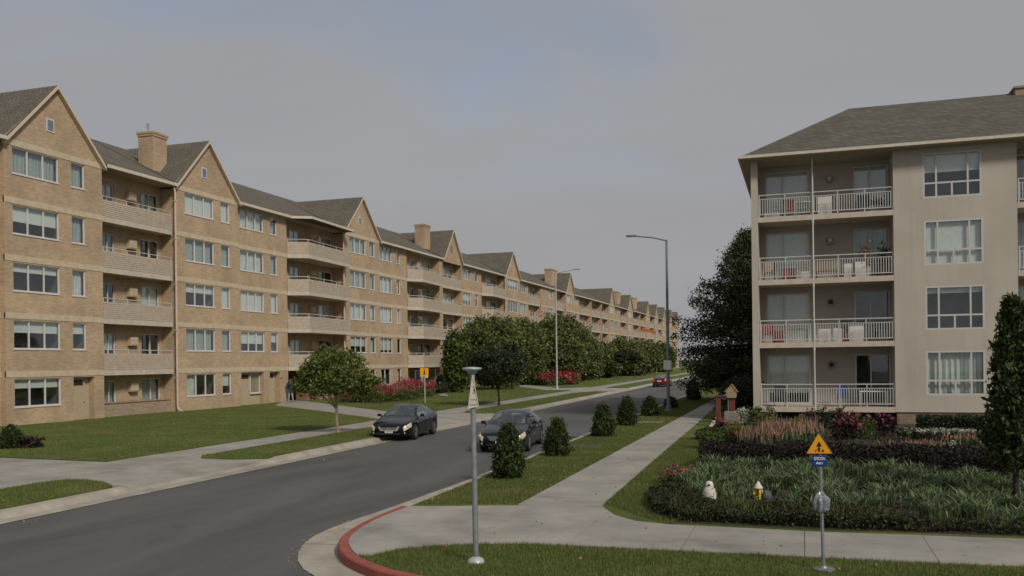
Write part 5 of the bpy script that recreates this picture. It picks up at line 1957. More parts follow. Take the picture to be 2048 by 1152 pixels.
# yellow square sign on the left lawn
qx, qy = P(850, 806)
t = thing('square_sign', (qx, qy, 0), 'yellow square worker sign on a thin post in front of the red flower bed', 'sign', rz=math.atan2(-qx, qy))
m = MB(); m.tube((0, 0, 0), (0, 0, 2.3), .045, n=8); m.build('post', 'galv_light', t, local=True)
m = MB(); m.box(-.33, -.075, 1.92, .28, -.05, 2.56); sb = m.build('sign_board', 'signyellow', t, local=True, bevel=.02)
m = MB(); kq = .026
for pts in ([(-1.4, 12), (1.4, 12), (2.6, 9), (1.2, 6), (-1.2, 6), (-2.4, 9)], [(-1, 15), (1, 15), (1.3, 12), (-1.3, 12)], [(-3, 2), (3, 2), (2.6, 6), (-2.6, 5.4)]):
    fig(m, pts, -.02, 2.02, kq, -.079)
m.box(-.12, -.079, 2.47, .10, -.076, 2.50)
m.build('worker_symbol', 'ink', sb, local=True)

# ------------------------------------------------------------------ vegetation
def crown_pts(ells, n, clump=26, tight=.17, shell=.45):
    """leaf places: clumps spread through ellipsoids (cx,cy,cz,rx,ry,rz), denser towards the outside"""
    vol = np.array([e[3] * e[4] * e[5] for e in ells]) ** .8
    vol /= vol.sum()
    nc = max(8, n // clump)
    which = rng.choice(len(ells), nc, p=vol)
    E_ = np.array(ells)[which]
    d = unit(nc)
    r_ = (shell + (1 - shell) * rng.random(nc) ** .6)[:, None]
    c = E_[:, :3] + d * r_ * E_[:, 3:6]
    cs = rng.uniform(.6, 1.5, nc)
    i = rng.integers(0, nc, n)
    rad = np.minimum(E_[i, 3:6].mean(1), 2.6)
    g = rng.normal(size=(n, 3)) * (rad * tight * cs[i])[:, None] * np.array([1, 1, .72])
    return c[i] + g


def limb_tree(m_, base, top, r0, targets, rr_):
    base, top = Vector(base), Vector(top)
    n = 7
    pts = []
    for i in range(n + 1):
        t_ = i / n
        p = base.lerp(top, t_) + Vector((rr_.uniform(-.03, .03), rr_.uniform(-.03, .03), 0)) * (top - base).length * .25 * (1 if 0 < i < n else 0)
        pts.append((p, r0 * (1 - .75 * t_)))
    m_.tube(base - Vector((0, 0, .05)), base + Vector((0, 0, .12)), r0 * 1.5, r0 * 1.02, n=9)
    for (p, a), (q, b) in zip(pts[:-1], pts[1:]): m_.tube(p, q, a, b, n=8)
    for tg in targets:
        tg = Vector(tg)
        k0 = rr_.uniform(.35, .85)
        i = min(n - 1, int(k0 * n))
        s_, r_ = pts[i]
        mid_ = s_.lerp(tg, .5) + Vector((0, 0, (tg - s_).length * .10))
        m_.tube(s_, mid_, r_ * .55, r_ * .35, n=6)
        m_.tube(mid_, tg, r_ * .35, r_ * .08, n=5)
        for _ in range(3):
            e_ = tg + Vector((rr_.uniform(-1, 1), rr_.uniform(-1, 1), rr_.uniform(-.3, .7))) * (tg - s_).length * .35
            m_.tube(mid_.lerp(tg, rr_.uniform(.2, .9)), e_, r_ * .18, r_ * .05, n=4)


def tree(name, label, base, ells, r0, n, size, leafm, barkm='bark', cat='tree', group=None, aspect=.55, tight=.17, shell=.45, clump=26, clear=None, seed=1):
    bx0, by0 = base
    t = thing(name, (bx0, by0, 0), label, cat, group)
    rr_ = random.Random(seed)
    ctr = np.mean([e[:3] for e in ells], 0)
    topz = max(e[2] + e[5] * .55 for e in ells)
    m_ = MB()
    limb_tree(m_, (bx0, by0, 0), (ctr[0], ctr[1], topz), r0, [(e[0] + rr_.uniform(-.4, .4) * e[3], e[1] + rr_.uniform(-.4, .4) * e[4], e[2] + rr_.uniform(-.2, .4) * e[5]) for e in ells for _ in range(2)], rr_)
    m_.build('trunk', barkm, t)
    pos = crown_pts(ells, n, clump, tight, shell)
    if clear is not None: pos = pos[pos[:, 2] > clear]
    np_obj('crown', leaves(pos, size, aspect), 4, leafm, t)
    return t


def rot_blob(cx_, cy_, cz, rx_, rz_, k, seed, spread=.55):
    """k overlapping lobes that make one uneven crown"""
    rr_ = random.Random(seed)
    out = [(cx_, cy_, cz, rx_ * .72, rx_ * .72, rz_ * .8)]
    for i in range(k):
        a = 2 * math.pi * i / k + rr_.uniform(-.4, .4)
        f_ = rr_.uniform(.35, spread)
        out.append((cx_ + math.cos(a) * rx_ * f_, cy_ + math.sin(a) * rx_ * f_, cz + rr_.uniform(-.45, .45) * rz_, rx_ * rr_.uniform(.38, .56), rx_ * rr_.uniform(.38, .56), rz_ * rr_.uniform(.36, .55)))
    return out


# street tree by the first car: low spreading crown
b1 = P(676, 866)
cx1, cy1 = b1
el = [(cx1 - .30, cy1, 2.75, .95, .95, .85), (cx1 - 1.15, cy1 + .2, 2.25, .85, .8, .55), (cx1 + .95, cy1 - .1, 2.25, .85, .8, .60), (cx1 - .35, cy1, 3.35, .50, .5, .50),
      (cx1 + .40, cy1 + .3, 2.95, .65, .6, .55), (cx1 - 1.4, cy1 - .2, 2.05, .5, .6, .42), (cx1 + 1.45, cy1 + .2, 2.05, .55, .5, .45), (cx1 - .4, cy1 - .7, 2.1, .8, .6, .5), (cx1 - .95, cy1 - .2, 2.75, .6, .6, .5), (cx1 + .3, cy1 - .6, 2.2, .7, .6, .5)]
tree('street_tree', 'small street tree with pale trunk and low spreading crown, beside the black sedan', b1, el, .075, 11500, .14, 'leaf_street', 'bark_pale', tight=.21, shell=.35, clump=22, clear=1.45, seed=2)
# dark street tree further on
b2 = P(998, 811)
cx2, cy2 = b2
el = rot_blob(cx2 - .1, cy2, 2.75, 2.5, 1.4, 9, 4, .7)
tree('street_tree', 'dark street tree with thin black trunk on the left grass strip, before the round trees', b2, el, .09, 15000, .17, 'leaf_dark', 'bark_dark', tight=.2, shell=.3, clear=1.35, seed=3)

# the mass of round trees before the second and third blocks
grp = [  # photo x of the trunk, y of the foot, x span, y top, label
    (914, 763, 40, 668, 'leafy tree at the left end of the round tree clump by the thin white pole', 'leaf_mid'),
    (985, 763, 116, 640, 'broad round tree, left of the two tallest in the clump behind the dark street tree', 'leaf_bush'),
    (1042, 761, 90, 644, 'round tree in the middle of the clump, between the two tallest', 'leaf_bush'),
    (1112, 760, 118, 636, 'broad round tree behind the tall pale street lamp', 'leaf_bush'),
    (1165, 757, 62, 668, 'smaller round tree at the right end of the clump, above the maroon shrub', 'leaf_bush'),
    (1205, 755, 60, 690, 'low green tree just right of the round clump', 'leaf_bush'),
    (1248, 753, 70, 680, 'distant bushy tree behind the far lawn, left of the orange arm', 'leaf_bush'),
    (1290, 750, 60, 686, 'distant bushy tree under the orange arm', 'leaf_bush'),
    (1326, 749, 44, 692, 'distant bushy tree just left of the blue grey street lamp', 'leaf_mid'),
]
for i, (fx, fy, span, ty_, lab, lm) in enumerate(grp):
    dx0, dy0, _ = ray(fx, fy)
    bx0 = [-31.8, -31.4, -33.0, -31.2, -31.0, -31.5, -31.0, -30.5, -30.5][i]
    by0 = bx0 * dy0 / dx0
    dist = math.hypot(bx0, by0)
    zt_ = ZY(fx, ty_, by0)[1] * 1.07
    rx_ = span / 2 * 1.28 * (dist * .97) / FOC
    rz_ = zt_ * .52
    el = rot_blob(bx0, by0, zt_ - rz_ * .95, rx_ * 1.0, rz_ * 1.0, 7, 20 + i, .55)
    el = [(bx0, by0, zt_ - rz_ * .92, rx_ * .88, rx_ * .88, rz_ * .90)] * 2 + el
    el += [(e[0], e[1], e[2] * .42, e[3] * .95, e[4] * .95, e[5] * .8) for e in el[3::2]]
    nleaf = int(12000 + 110 * span)
    tree('round_tree', lab, (bx0, by0), el, .16, nleaf, .26 + dist * .0009, lm, 'bark', 'tree', 'trees along the left lawn', tight=.16, shell=.55, clump=34, seed=30 + i, clear=.15)

# tall dark conifer-like tree behind the stucco building's corner
tx, ty0 = -3.3, 63.2
t = thing('dark_conifer', (tx, ty0, 0), 'tall dark evergreen overhanging the pavement left of the stucco building', 'tree')
m = MB()
m.tube((tx, ty0, -.05), (tx, ty0, 6), .30, .20, n=10); m.tube((tx, ty0, 6), (tx, ty0, 11.7), .20, .04, n=8)
pts_l = []
rr = random.Random(9)
for i in range(190):
    z_ = 1.0 + 10.7 * (i / 190) ** 1.05
    f_ = max(0, 1 - z_ / 12.1)
    Lb = float(np.interp(z_, [0, 1.2, 3.0, 5.2, 7.5, 9.5, 11.2, 12.2], [4.0, 5.0, 5.5, 5.2, 3.7, 2.3, 1.2, .3])) * rr.uniform(.70, 1.06)
    a = i * 2.399 + rr.uniform(-.3, .3)
    dirv = Vector((math.cos(a), math.sin(a), 0))
    p0 = Vector((tx, ty0, z_)); 
    tip = p0 + dirv * Lb + Vector((0, 0, (.30 if z_ > 4 else .06) * Lb * .5 - .012 * Lb * Lb))
    if (tip.x > -2.6 and tip.y < 58.2) or a % (2 * math.pi) < .9 and z_ < 11: continue
    m.tube(p0, tip, .05 + .02 * f_, .012, n=5)
    nb_ = int(70 + 270 * f_)
    s_ = np.array([rr.random() ** .62 for _ in range(nb_)])
    base_ = np.array(p0) + np.outer(s_, np.array(tip - p0))
    sidev = np.array([-dirv.y, dirv.x, 0])
    w_ = (.80 * (1.10 - s_) * Lb * .42 + .22)
    off = np.outer(rng.uniform(-1, 1, nb_) * w_, sidev)
    dr = np.zeros((nb_, 3)); dr[:, 2] = -np.abs(rng.normal(size=nb_)) * .22 + .10
    pts_l.append(base_ + off + dr + rng.normal(size=(nb_, 3)) * .07)
m.build('trunk', 'bark_dark', t)
pos = np.concatenate(pts_l)
pos = np.concatenate([pos + rng.normal(size=pos.shape) * .15 for _ in range(2)])
pos = pos[(pos[:, 2] > .5) & ~((pos[:, 0] > -2.9) & (pos[:, 1] < 58.2))]
np_obj('crown', leaves(pos, .23, .34, up=.25), 4, 'leaf_pine', t)


# small clipped conifers along the right kerb
def conifer(base, h, w, label, n=5200, size=.075, leafm='leaf_con', name='conifer', cat='conifer', group=None, pw=1.35, lump=.12, base_z=.03, seed=0, ragged=0.0):
    x, y = base
    t = thing(name, (x, y, 0), label, cat, group)
    MB().tube((x, y, -.02), (x, y, h * .8), .022 * h, .008, n=7).build('trunk', 'bark_dark', t)
    u_ = rng.random(n) ** .8
    a = rng.uniform(0, 2 * math.pi, n)
    ph = rng.uniform(0, 6, 4)
    lum = 1 + lump * (np.sin(a * 3 + ph[0] + u_ * 5) + .7 * np.sin(a * 5 + ph[1] - u_ * 9)) * (1 - .3 * u_)
    prof = np.minimum(1.0, .84 + u_ * 1.3) * (1 - u_ ** pw) ** .72 * (1 - .12 * np.clip((u_ - .8) / .2, 0, 1))
    r_ = w / 2 * prof * lum * (1 - .35 * rng.random(n) ** 2.5)
    out = np.stack([np.cos(a), np.sin(a), np.zeros(n)], 1)
    pos = np.array([x, y, base_z]) + out * r_[:, None] + np.outer(u_ * h, np.array([0, 0, 1.0]))
    # leaders and stray tips break the outline
    k0 = n // 14
    pos[:k0] += out[:k0] * (w * .05) + rng.normal(size=(k0, 3)) * w * .035
    if ragged:
        cl2 = pos[rng.integers(0, n, n // 30)]
        own = rng.integers(0, len(cl2), n)
        pos = np.where(rng.random((n, 1)) < ragged, cl2[own] + rng.normal(size=(n, 3)) * np.array([.07, .07, .06]) + out * .03, pos)
    np_obj('crown', leaves(pos, size, .38, up=.9, out=out, outw=.55), 4, leafm, t)
    return t


CON = [(1018, 957, 852, 60), (1115, 912, 842, 48), (1207, 873, 811, 44), (1255, 851, 797, 38), (1300, 832, 796, 32), (1342, 816, 796, 24), (1386, 800, 762, 26)]
ordn = ['nearest small conifer on the right grass strip, in front of the dark navy sedan', 'second small conifer from the camera on the right grass strip',
        'third small conifer from the camera on the right grass strip', 'fourth small conifer from the camera on the right grass strip',
        'fifth small conifer from the camera, left of the street lamp foot', 'small round conifer behind the foot of the blue grey street lamp', 'farthest small conifer of the row, in the shade of the dark evergreen']
for i, ((fx, fy, ty_, wpx), lab) in enumerate(zip(CON, ordn)):
    b = P(fx, fy)
    dd = b[0] * -math.sin(YAW) + b[1] * math.cos(YAW)
    conifer(b, ZY(fx, ty_, b[1])[1], wpx * dd / FOC, lab, n=[9000, 7500, 6500, 5500, 4500, 3000, 4000][i], size=.075 + .0012 * dd, group='conifers along the right kerb', ragged=[.35, .25, .4, .3, .3, .3, .4][i], pw=[1.75, 2.1, 1.9, 2.3, 2.4, 2.5, 2.0][i], lump=[.13, .10, .15, .10, .12, .12, .15][i])
    # bare earth ring
    nring = 14
    ring_ = [(b[0] + math.cos(2 * math.pi * q / nring) * wpx * dd / FOC * .62, b[1] + math.sin(2 * math.pi * q / nring) * wpx * dd / FOC * .62) for q in range(nring)]
    struct('earth_ring', MB().prism(ring_, -.05, .012), 'soil')

# dark conifer at the right edge
cb = P(2032, 1004)
conifer(cb, 3.40, 1.0, 'tall dark conifer at the right edge of the photo, in the planting bed', n=13000, size=.15, ragged=.8, leafm='leaf_con', name='tall_conifer', cat='tree', pw=1.5, lump=.30, base_z=.72)
# small evergreen and purple shrub at the left edge
e0 = P(22, 897)
conifer(e0, ZY(20, 852, e0[1])[1], 1.05, 'small rounded evergreen at the left edge of the lawn', n=5000, size=.11, leafm='leaf_con')
pb_ = P(52, 897)


def shrub(name, base, rx_, rz_, n, size, leafm, label, cat='shrub', petal=None, group=None, pn=0, psize=None, ry=None, z0=0, pw_=1.0):
    x, y = base
    ry = ry or rx_
    t = thing(name, (x, y, 0), label, cat, group)
    m_ = MB()
    for q in range(9): m_.tube((x + rng.uniform(-.3, .3) * rx_, y + rng.uniform(-.3, .3) * ry, -.02), (x + rng.uniform(-.8, .8) * rx_, y + rng.uniform(-.8, .8) * ry, rz_ * rng.uniform(.6, 1.3)), .016, .006, n=4)
    tag(m_.build('stems', 'bark', t), kind='stuff')
    k = max(5, int(4 + rx_ * 2))
    el_ = [(x + rng.uniform(-.62, .62) * rx_, y + rng.uniform(-.55, .55) * ry, rz_ * rng.uniform(.6, .95), rx_ * .42, ry * .42, rz_ * .62) for _ in range(k)] + [(x, y, rz_ * .75, rx_ * .7, ry * .7, rz_ * .8)]
    pos = crown_pts(el_, n, 18, .2, .4)
    pos = pos[pos[:, 2] > .02]
    np_obj('foliage', leaves(pos, size), 4, leafm, t)
    if petal:
        pp = crown_pts([(a_, b_, c_ + .05, d_ * 1.02, e_ * 1.02, f_ * 1.05) for a_, b_, c_, d_, e_, f_ in el_], pn * 4, 14, .10, .95)
        pp = pp[pp[:, 2] > rz_ * .75][:pn]
        np_obj('blossom', leaves(pp, psize or size, .8, up=.6), 4, petal, t)
    return t


shrub('purple_shrub', pb_, .75, .28, 1500, .09, 'leaf_maroon', 'low purple leaved shrub beside the rounded evergreen at the left edge')


# red flower beds on the left lawn
def flower_bed(poly, label, hgt, nl_, npet, lsz, psz, leafm='leaf_mid', petal='petal_red', plume=0):
    c = np.mean(np.array(poly), 0)
    t = thing('flower_bed', (c[0], c[1], 0), label, 'flower bed')
    MB().prism(poly, -.05, .05).build('soil', 'soil', t)
    g = in_poly(poly, nl_)
    hh = hgt * (0.7 + .3 * np.sin(g[:, 0] * 1.7) * np.sin(g[:, 1] * .9 + 1))
    g[:, 2] = .05 + rng.random(nl_) ** .7 * hh * .95
    np_obj('foliage', leaves(g, lsz, .5, up=.5), 4, leafm, t)
    # spikes of blossom
    ns = max(6, npet // 14)
    cc = in_poly(poly, ns)
    i = rng.integers(0, ns, npet)
    top_ = hgt * (0.7 + .3 * np.sin(cc[i, 0] * 1.7) * np.sin(cc[i, 1] * .9 + 1)) * rng.uniform(.95, 1.25, ns)[i]
    pp = cc[i] + rng.normal(size=(npet, 3)) * np.array([.10, .10, 0])
    pp[:, 2] = top_ + rng.uniform(-.30, .12, npet) * hgt
    np_obj('blossom', leaves(pp, psz, .7, up=.8), 4, petal, t)
    if plume:
        q = in_poly(poly, plume); q[:, 2] = hgt * .6
        tag(np_obj('plumes', blades(q, hgt * .55, .06, .3), 3, 'plume', t), kind='stuff')
    return t


fb1 = [P(672, 806), P(760, 808), P(830, 801), P(868, 793), P(872, 787), P(820, 786), P(740, 792), P(690, 799)]
flower_bed(fb1, 'long bed of red flowers on the left lawn behind the yellow square sign', 1.25, 16000, 5200, .17, .17, plume=260)
fb2 = [P(1038, 769), P(1098, 772), P(1158, 769.5), P(1160, 765), P(1110, 763.5), P(1045, 764.5)]
flower_bed(fb2, 'bed of dark red flowers beside the pale street lamp', 1.45, 9000, 4200, .30, .36)
b_ = P(880, 787)
shrub('dark_shrub', b_, 1.2, .55, 1400, .16, 'leaf_dark', 'dark low shrub at the right end of the long red flower bed')
b_ = P(1155, 763)
shrub('maroon_shrub', b_, 1.7, .75, 1800, .24, 'leaf_maroon', 'round maroon shrub right of the dark red flower bed')
b_ = P(1205, 756)
shrub('far_flower_shrub', b_, 2.6, .6, 1800, .3, 'leaf_maroon', 'long low maroon shrub border with small flowers on the far lawn', petal='petal_red', pn=160, psize=.25)
b_ = P(1258, 752)
shrub('far_flower_shrub', b_, 3.4, .7, 1600, .36, 'leaf_hedge', 'far low border of green plants with yellow and pink flowers before the distant trees', petal='plume', pn=160, psize=.3)
for fx, fy, lab in ((1242, 757, 'left of two thin young trees on the far lawn'), (1269, 755, 'right of two thin young trees on the far lawn')):
    b_ = P(fx, fy)
    tree('young_tree', lab, b_, rot_blob(b_[0], b_[1], 3.4, 1.3, 1.2, 5, fx), .07, 2400, .3, 'leaf_dark', 'bark_dark')

# ---- right-hand garden
bedR = [(-2.9, 17.1), (-2.2, 16.45), (0.2, 16.40), (3.4, 16.6), (14, 17.2), (14, 42.5), (-1.9, 42.5), (-3.2, 34), (-2.95, 24)]
struct('planting_bed', MB().prism(bedR, -.05, .012), 'soil')


def hedge(poly, hgt, n, size, leafm, label, bump=.18, name='hedge', top=None, tmat=None, tn=0):
    c = np.mean(np.array(poly), 0)
    t = thing(name, (c[0], c[1], 0), label, 'hedge')
    g = in_poly(poly, n)
    hh = hgt * (1 + bump * (np.sin(g[:, 0] * 2.1 + 1) + np.sin(g[:, 0] * 4.7 + g[:, 1] * 2.0)) * .5)
    g[:, 2] = hh * rng.random(n) ** .55
    np_obj('foliage', leaves(g, size, .6, up=.35), 4, leafm, t)
    m_ = MB()
    for p in in_poly(poly, 60): m_.tube((p[0], p[1], -.02), (p[0] + rng.uniform(-.1, .1), p[1] + rng.uniform(-.1, .1), hgt * .8), .014, .005, n=4)
    tag(m_.build('stems', 'bark_dark', t), kind='stuff')
    if tn:
        q = in_poly(poly, tn); q[:, 2] = hgt * rng.uniform(.85, 1.12, tn)
        np_obj('top_leaves', leaves(q, size * .9, .7), 4, tmat, t)
    return t


hedge([(-3.25, 19.6), (-3.05, 18.3), (-2.75, 17.2), (-2.2, 16.55), (0.3, 16.42), (1.5, 16.48), (2.1, 16.95), (1.5, 17.6), (0.4, 17.9), (-1.8, 18.1), (-2.3, 18.9), (-2.6, 20.2)], .23, 24000, .060, 'leaf_hedge',
      'low loose dark green hedge along the front pavement edge of the planting bed', bump=.25)
hedge([(1.6, 16.5), (3.4, 16.6), (12, 17.1), (12, 17.7), (3.4, 17.2), (1.7, 17.1)], .15, 14000, .055, 'leaf_hedge', 'sparse low green edging right of the sign post along the front pavement', bump=.6)
hedge([(-2.75, 24.6), (0, 25.2), (2.9, 24.5), (6, 23.6), (10, 23.4), (10, 25.6), (3, 26.6), (0, 26.9), (-2.6, 26.6)], .60, 32000, .075, 'leaf_maroon', 'dark maroon hedge across the bed behind the strap leaved plants', bump=.12)
hedge([(-3.75, 33.0), (-3.0, 32.6), (-2.3, 32.8), (-2.2, 33.8), (-3.3, 34.0), (-3.8, 33.7)], .42, 3500, .07, 'leaf_hedge', 'short clipped dark hedge at the pavement edge, left end of the garden')
hedge([(3.1, 33.4), (6.4, 33.0), (9.0, 32.8), (9.0, 34.2), (6.4, 34.4), (3.2, 34.6)], .42, 5000, .10, 'leaf_hedge', 'pale flowering border hedge in front of the stucco building', tmat='leaf_white', tn=1500)
hedge([(4.3, 38.6), (8.2, 38.2), (8.4, 39.6), (4.4, 40)], .62, 8000, .10, 'leaf_dark', 'low dark clipped hedge under the stucco building wall', bump=.05)
# strap-leaved ground cover
sp_poly = [(-2.75, 20.8), (-2.1, 19.0), (-1.2, 18.2), (0.4, 18.0), (1.6, 17.7), (2.2, 17.2), (3.4, 17.1), (9, 17.7), (9, 23.4), (5.8, 23.6), (2.9, 24.3), (0, 25.0), (-2.5, 24.4)]
cl_ = in_poly(sp_poly, 360)
for sx0, sy0 in ((-1.88, 18.95), (-0.85, 19.5)):
    cl_ = cl_[~((np.abs(cl_[:, 0] - sx0 + .12 * (19.5 - cl_[:, 1])) < .42) & (cl_[:, 1] < sy0 + .12))]
ci = rng.integers(0, len(cl_), 15500)
hs = rng.uniform(.7, 1.25, len(cl_))[ci]
posn = cl_[ci] + rng.normal(size=(len(ci), 3)) * np.array([.065, .065, 0])
tag(np_obj('strap_leaf_plants', arching(posn, .33 * hs, .027, .26 * hs), 4, 'strap'), 'pale green strap leaved ground cover in the planting bed', 'ground cover', kind='stuff')
tf = in_poly([(-3.1, 18.6), (-2.6, 17.2), (-2.1, 16.6), (0.3, 16.5), (3.4, 16.7), (11, 17.2), (11, 17.9), (0.4, 17.9), (-2.0, 18.4)], 130)
ti = rng.integers(0, len(tf), 2600)
tag(np_obj('hedge_grass', blades(tf[ti] + rng.normal(size=(2600, 3)) * np.array([.05, .05, 0]), rng.uniform(.2, .42, 2600), .014, .7), 3, 'blade'), 'wild grass growing through the low front hedge', 'grass', kind='stuff')
gm_ = in_poly(bedR, 26000)
gm_ = gm_[gm_[:, 1] < 40]
gm_[:, 2] = .02 + rng.random(len(gm_)) ** 2 * .16
tag(np_obj('bed_undergrowth', leaves(gm_, .085, .5, up=.4), 4, 'leaf_hedge'), 'low mixed undergrowth covering the soil of the planting bed', 'undergrowth', kind='stuff')

b_ = P(1352, 968)
shrub('rose_bush', (b_[0], b_[1] - .1), .42, .26, 900, .07, 'leaf_mid', 'low bush of bright pink roses at the left end of the strap leaved plants', petal='petal_pink', pn=150, psize=.075)
b_ = P(1462, 893)
shrub('lime_shrub', b_, .62, .52, 1800, .085, 'leaf_lime', 'lime green shrub behind the left end of the maroon hedge', petal='petal_red', pn=30, psize=.09)
b_ = P(1420, 900)
shrub('green_shrub', b_, .5, .42, 1200, .08, 'leaf_mid', 'mid green shrub left of the lime green shrub')
b_ = P(1440, 880)
shrub('maroon_bush', b_, .35, .52, 900, .08, 'leaf_maroon', 'upright maroon bush with red flowers beside the lime green shrub', petal='petal_pink', pn=40, psize=.08)


def plume_clump(base, rx_, hgt, label, n=260, mat='plume', petal=None, pn=0, ry=.5):
    x, y = base
    t = thing('plume_grass', (x, y, 0), label, 'plant')
    g = np.stack([x + rng.normal(size=n) * rx_ * .5, y + rng.normal(size=n) * ry * .5, np.zeros(n)], 1)
    tag(np_obj('stalks', arching(g, hgt * .75, .022, .22), 4, 'strap', t), kind='stuff')
    g2 = np.stack([x + rng.normal(size=n) * rx_ * .5, y + rng.normal(size=n) * ry * .5, hgt * rng.uniform(.35, .7, n)], 1)
    tag(np_obj('plumes', blades(g2, hgt * .42, .05, .35), 3, mat, t), kind='stuff')
    if petal:
        q = np.stack([x + rng.normal(size=pn) * rx_ * .5, y + rng.normal(size=pn) * ry * .5, hgt * rng.uniform(.3, .8, pn)], 1)
        np_obj('blossom', leaves(q, .085, .8), 4, petal, t)
    return t


for fx, fy, rx_, h_, lab, pt2 in ((1515, 897, .55, .75, 'pinkish plume grass left of the pale one in the middle of the garden', 'petal_pink'), (1560, 893, .7, .95, 'tall pale orange plume grass in the middle of the garden', 'petal_red'),
                                  (1612, 885, .5, .85, 'orange plume grass just left of the triangular sign', 'petal_red')):
    plume_clump(P(fx, fy), rx_, h_, lab, petal=pt2, pn=40)
b_ = P(1592, 880)
shrub('green_shrub', b_, .45, .60, 1300, .09, 'leaf_bush', 'grey green shrub between the plume grasses')
for fx, fy, lab, pm_ in ((1690, 880, 'red flower spikes just right of the triangular sign', 'petal_pink'), (1725, 878, 'green shrub with pink flowers, right of the red flower spikes', 'petal_pink'), (1765, 872, 'tall pink flowering shrub below the lowest balcony corner', 'petal_pink')):
    shrub('flowering_shrub', P(fx, fy), .62, .55, 1500, .085, 'leaf_mid' if fx == 1725 else 'leaf_maroon', lab, petal=pm_, pn=130, psize=.09)
b_ = P(1650, 856)
shrub('flowering_shrub', b_, 1.3, .55, 1800, .10, 'leaf_dark', 'wide dark shrub with red flowers under the lowest balcony', petal='petal_red', pn=110, psize=.10, ry=.6)
for fx, fy, lab in ((1840, 905, 'amber grasses behind the right part of the maroon hedge'), (1940, 890, 'reddish grasses before the pale flowering border')):
    plume_clump(P(fx, fy), .85, .42, lab, n=220)
b_ = P(1905, 930)
shrub('pale_shrub', b_, .42, .40, 900, .08, 'leaf_white', 'small pale green shrub at the right end of the maroon hedge')
b_ = P(1975, 930)
shrub('pale_shrub', b_, .55, .40, 1000, .08, 'leaf_hedge', 'small olive shrub left of the tall conifer at the right edge', petal='leaf_white', pn=60)
for fx, fy, lab in ((1520, 850, 'tall dark shrub against the left corner of the stucco building'), (1545, 838, 'green shrub under the left end of the lowest balcony')):
    shrub('tall_shrub', P(fx, fy), .8, .55, 1800, .10, 'leaf_bush', lab)
b_ = P(1487, 838)
shrub('tall_shrub', b_, 1.3, 1.35, 5000, .13, 'leaf_dark', 'large dark shrub between the red posts and the stucco building')
shrub('silver_shrub', P(1495, 850), .5, .55, 900, .10, 'leaf_white', 'small silvery shrub beside the grey stone block')

# ---- lawns: grass blades
sv = in1
near_verge = [p for p in VT] + [(12, 14.4), (12, 10.1)] + [p for p in in1 if p[0] < 12 and p[1] < 12.5]
GR.append((in_poly(near_verge, 85000, 0.0), .065, .010))
GR.append((in_poly([(XR(17.2) + .2, 17.2), (fi(17.8) - .02, 17.8), (fi(34) - .02, 34), (XR(34) + .2, 34)], 60000, 0.0), .055, .013))
GR.append((in_poly([(XR(34) + .2, 34), (fi(34) - .02, 34), (fi(70) - .02, 70), (XR(70) + .2, 70)], 26000, 0.0), .06, .022))
GR.append((in_poly([(fo(18.3) + .02, 18.3), (-3.0, 16.95), (-2.3, 16.2), (-2.2, 16.5), (-2.8, 17.2), (-3.2, 19.5), (-2.8, 24), (-3.4, 34), (fo(34) + .02, 34)], 34000, 0.0), .07, .014))
def inside(pts, poly):
    x, y = pts[:, 0], pts[:, 1]
    ins = np.zeros(len(pts), bool)
    j = len(poly) - 1
    for i in range(len(poly)):
        (xi, yi), (xj, yj) = poly[i], poly[j]
        ins ^= ((yi > y) != (yj > y)) & (x < (xj - xi) * (y - yi) / (yj - yi + 1e-12) + xi)
        j = i
    return ins


br = [P(1005, 769), P(1020, 767.5), (-24.6, 91.5), (XO(93), 95), (XO(86), 86.2), P(1090, 781)]
GR = [(p[~(inside(p, pth) | inside(p, br))], h, w) for p, h, w in GR]
V = np.concatenate([blades(p, h, w) for p, h, w in GR])
tag(np_obj('grass', V, 3, 'blade'), 'short green grass blades of the lawns and verges', 'grass', kind='stuff')

# grit along the gutter edge at the corner, dry leaves on grass and paving
gi = rng.integers(20, 58, 900)
ga_, ka_ = np.array(ga), np.array(ka)
gp = ga_[gi] + (ga_[gi + 1] - ga_[gi]) * rng.random((900, 1)) + rng.normal(size=(900, 2)) * np.array([.05, .05]) - (ka_[gi] - ga_[gi]) * (rng.random((900, 1)) ** 2) * .18
gpos = np.concatenate([gp, np.full((900, 1), ROADZ + .018)], 1)
tag(np_obj('road_grit', leaves(gpos, np.full(900, .022), .8), 4, 'stone'), 'loose grit along the gutter edge at the corner', 'grit', kind='stuff')
lv = np.concatenate([in_poly(near_verge, 90, .05), in_poly([(XR(17.2) + .2, 17.2), (fi(17.8), 17.8), (fi(40), 40), (XR(40) + .2, 40)], 120, .045), in_poly([(-6, 14.2), (2.9, 14.3), (3, 16), (-5, 17)], 26, .026),
                     in_poly([(fi(18), 18), (fo(18), 18), (fo(45), 45), (fi(45), 45)], 40, .026), in_poly([(-25.4, 22.9), (XO(23), 23), (XO(45), 45), (-36, 45), (-36, 26)], 160, .07),
                     in_poly([(XA(14), 14), (XA(14) + .8, 14), (XA(40) + .8, 40), (XA(40), 40)], 50, ROADZ + .02)])
tag(np_obj('fallen_leaves', leaves(lv, np.full(len(lv), .06), .6), 4, 'plume'), 'scattered dry leaves on the lawns and paving', 'leaves', kind='stuff')

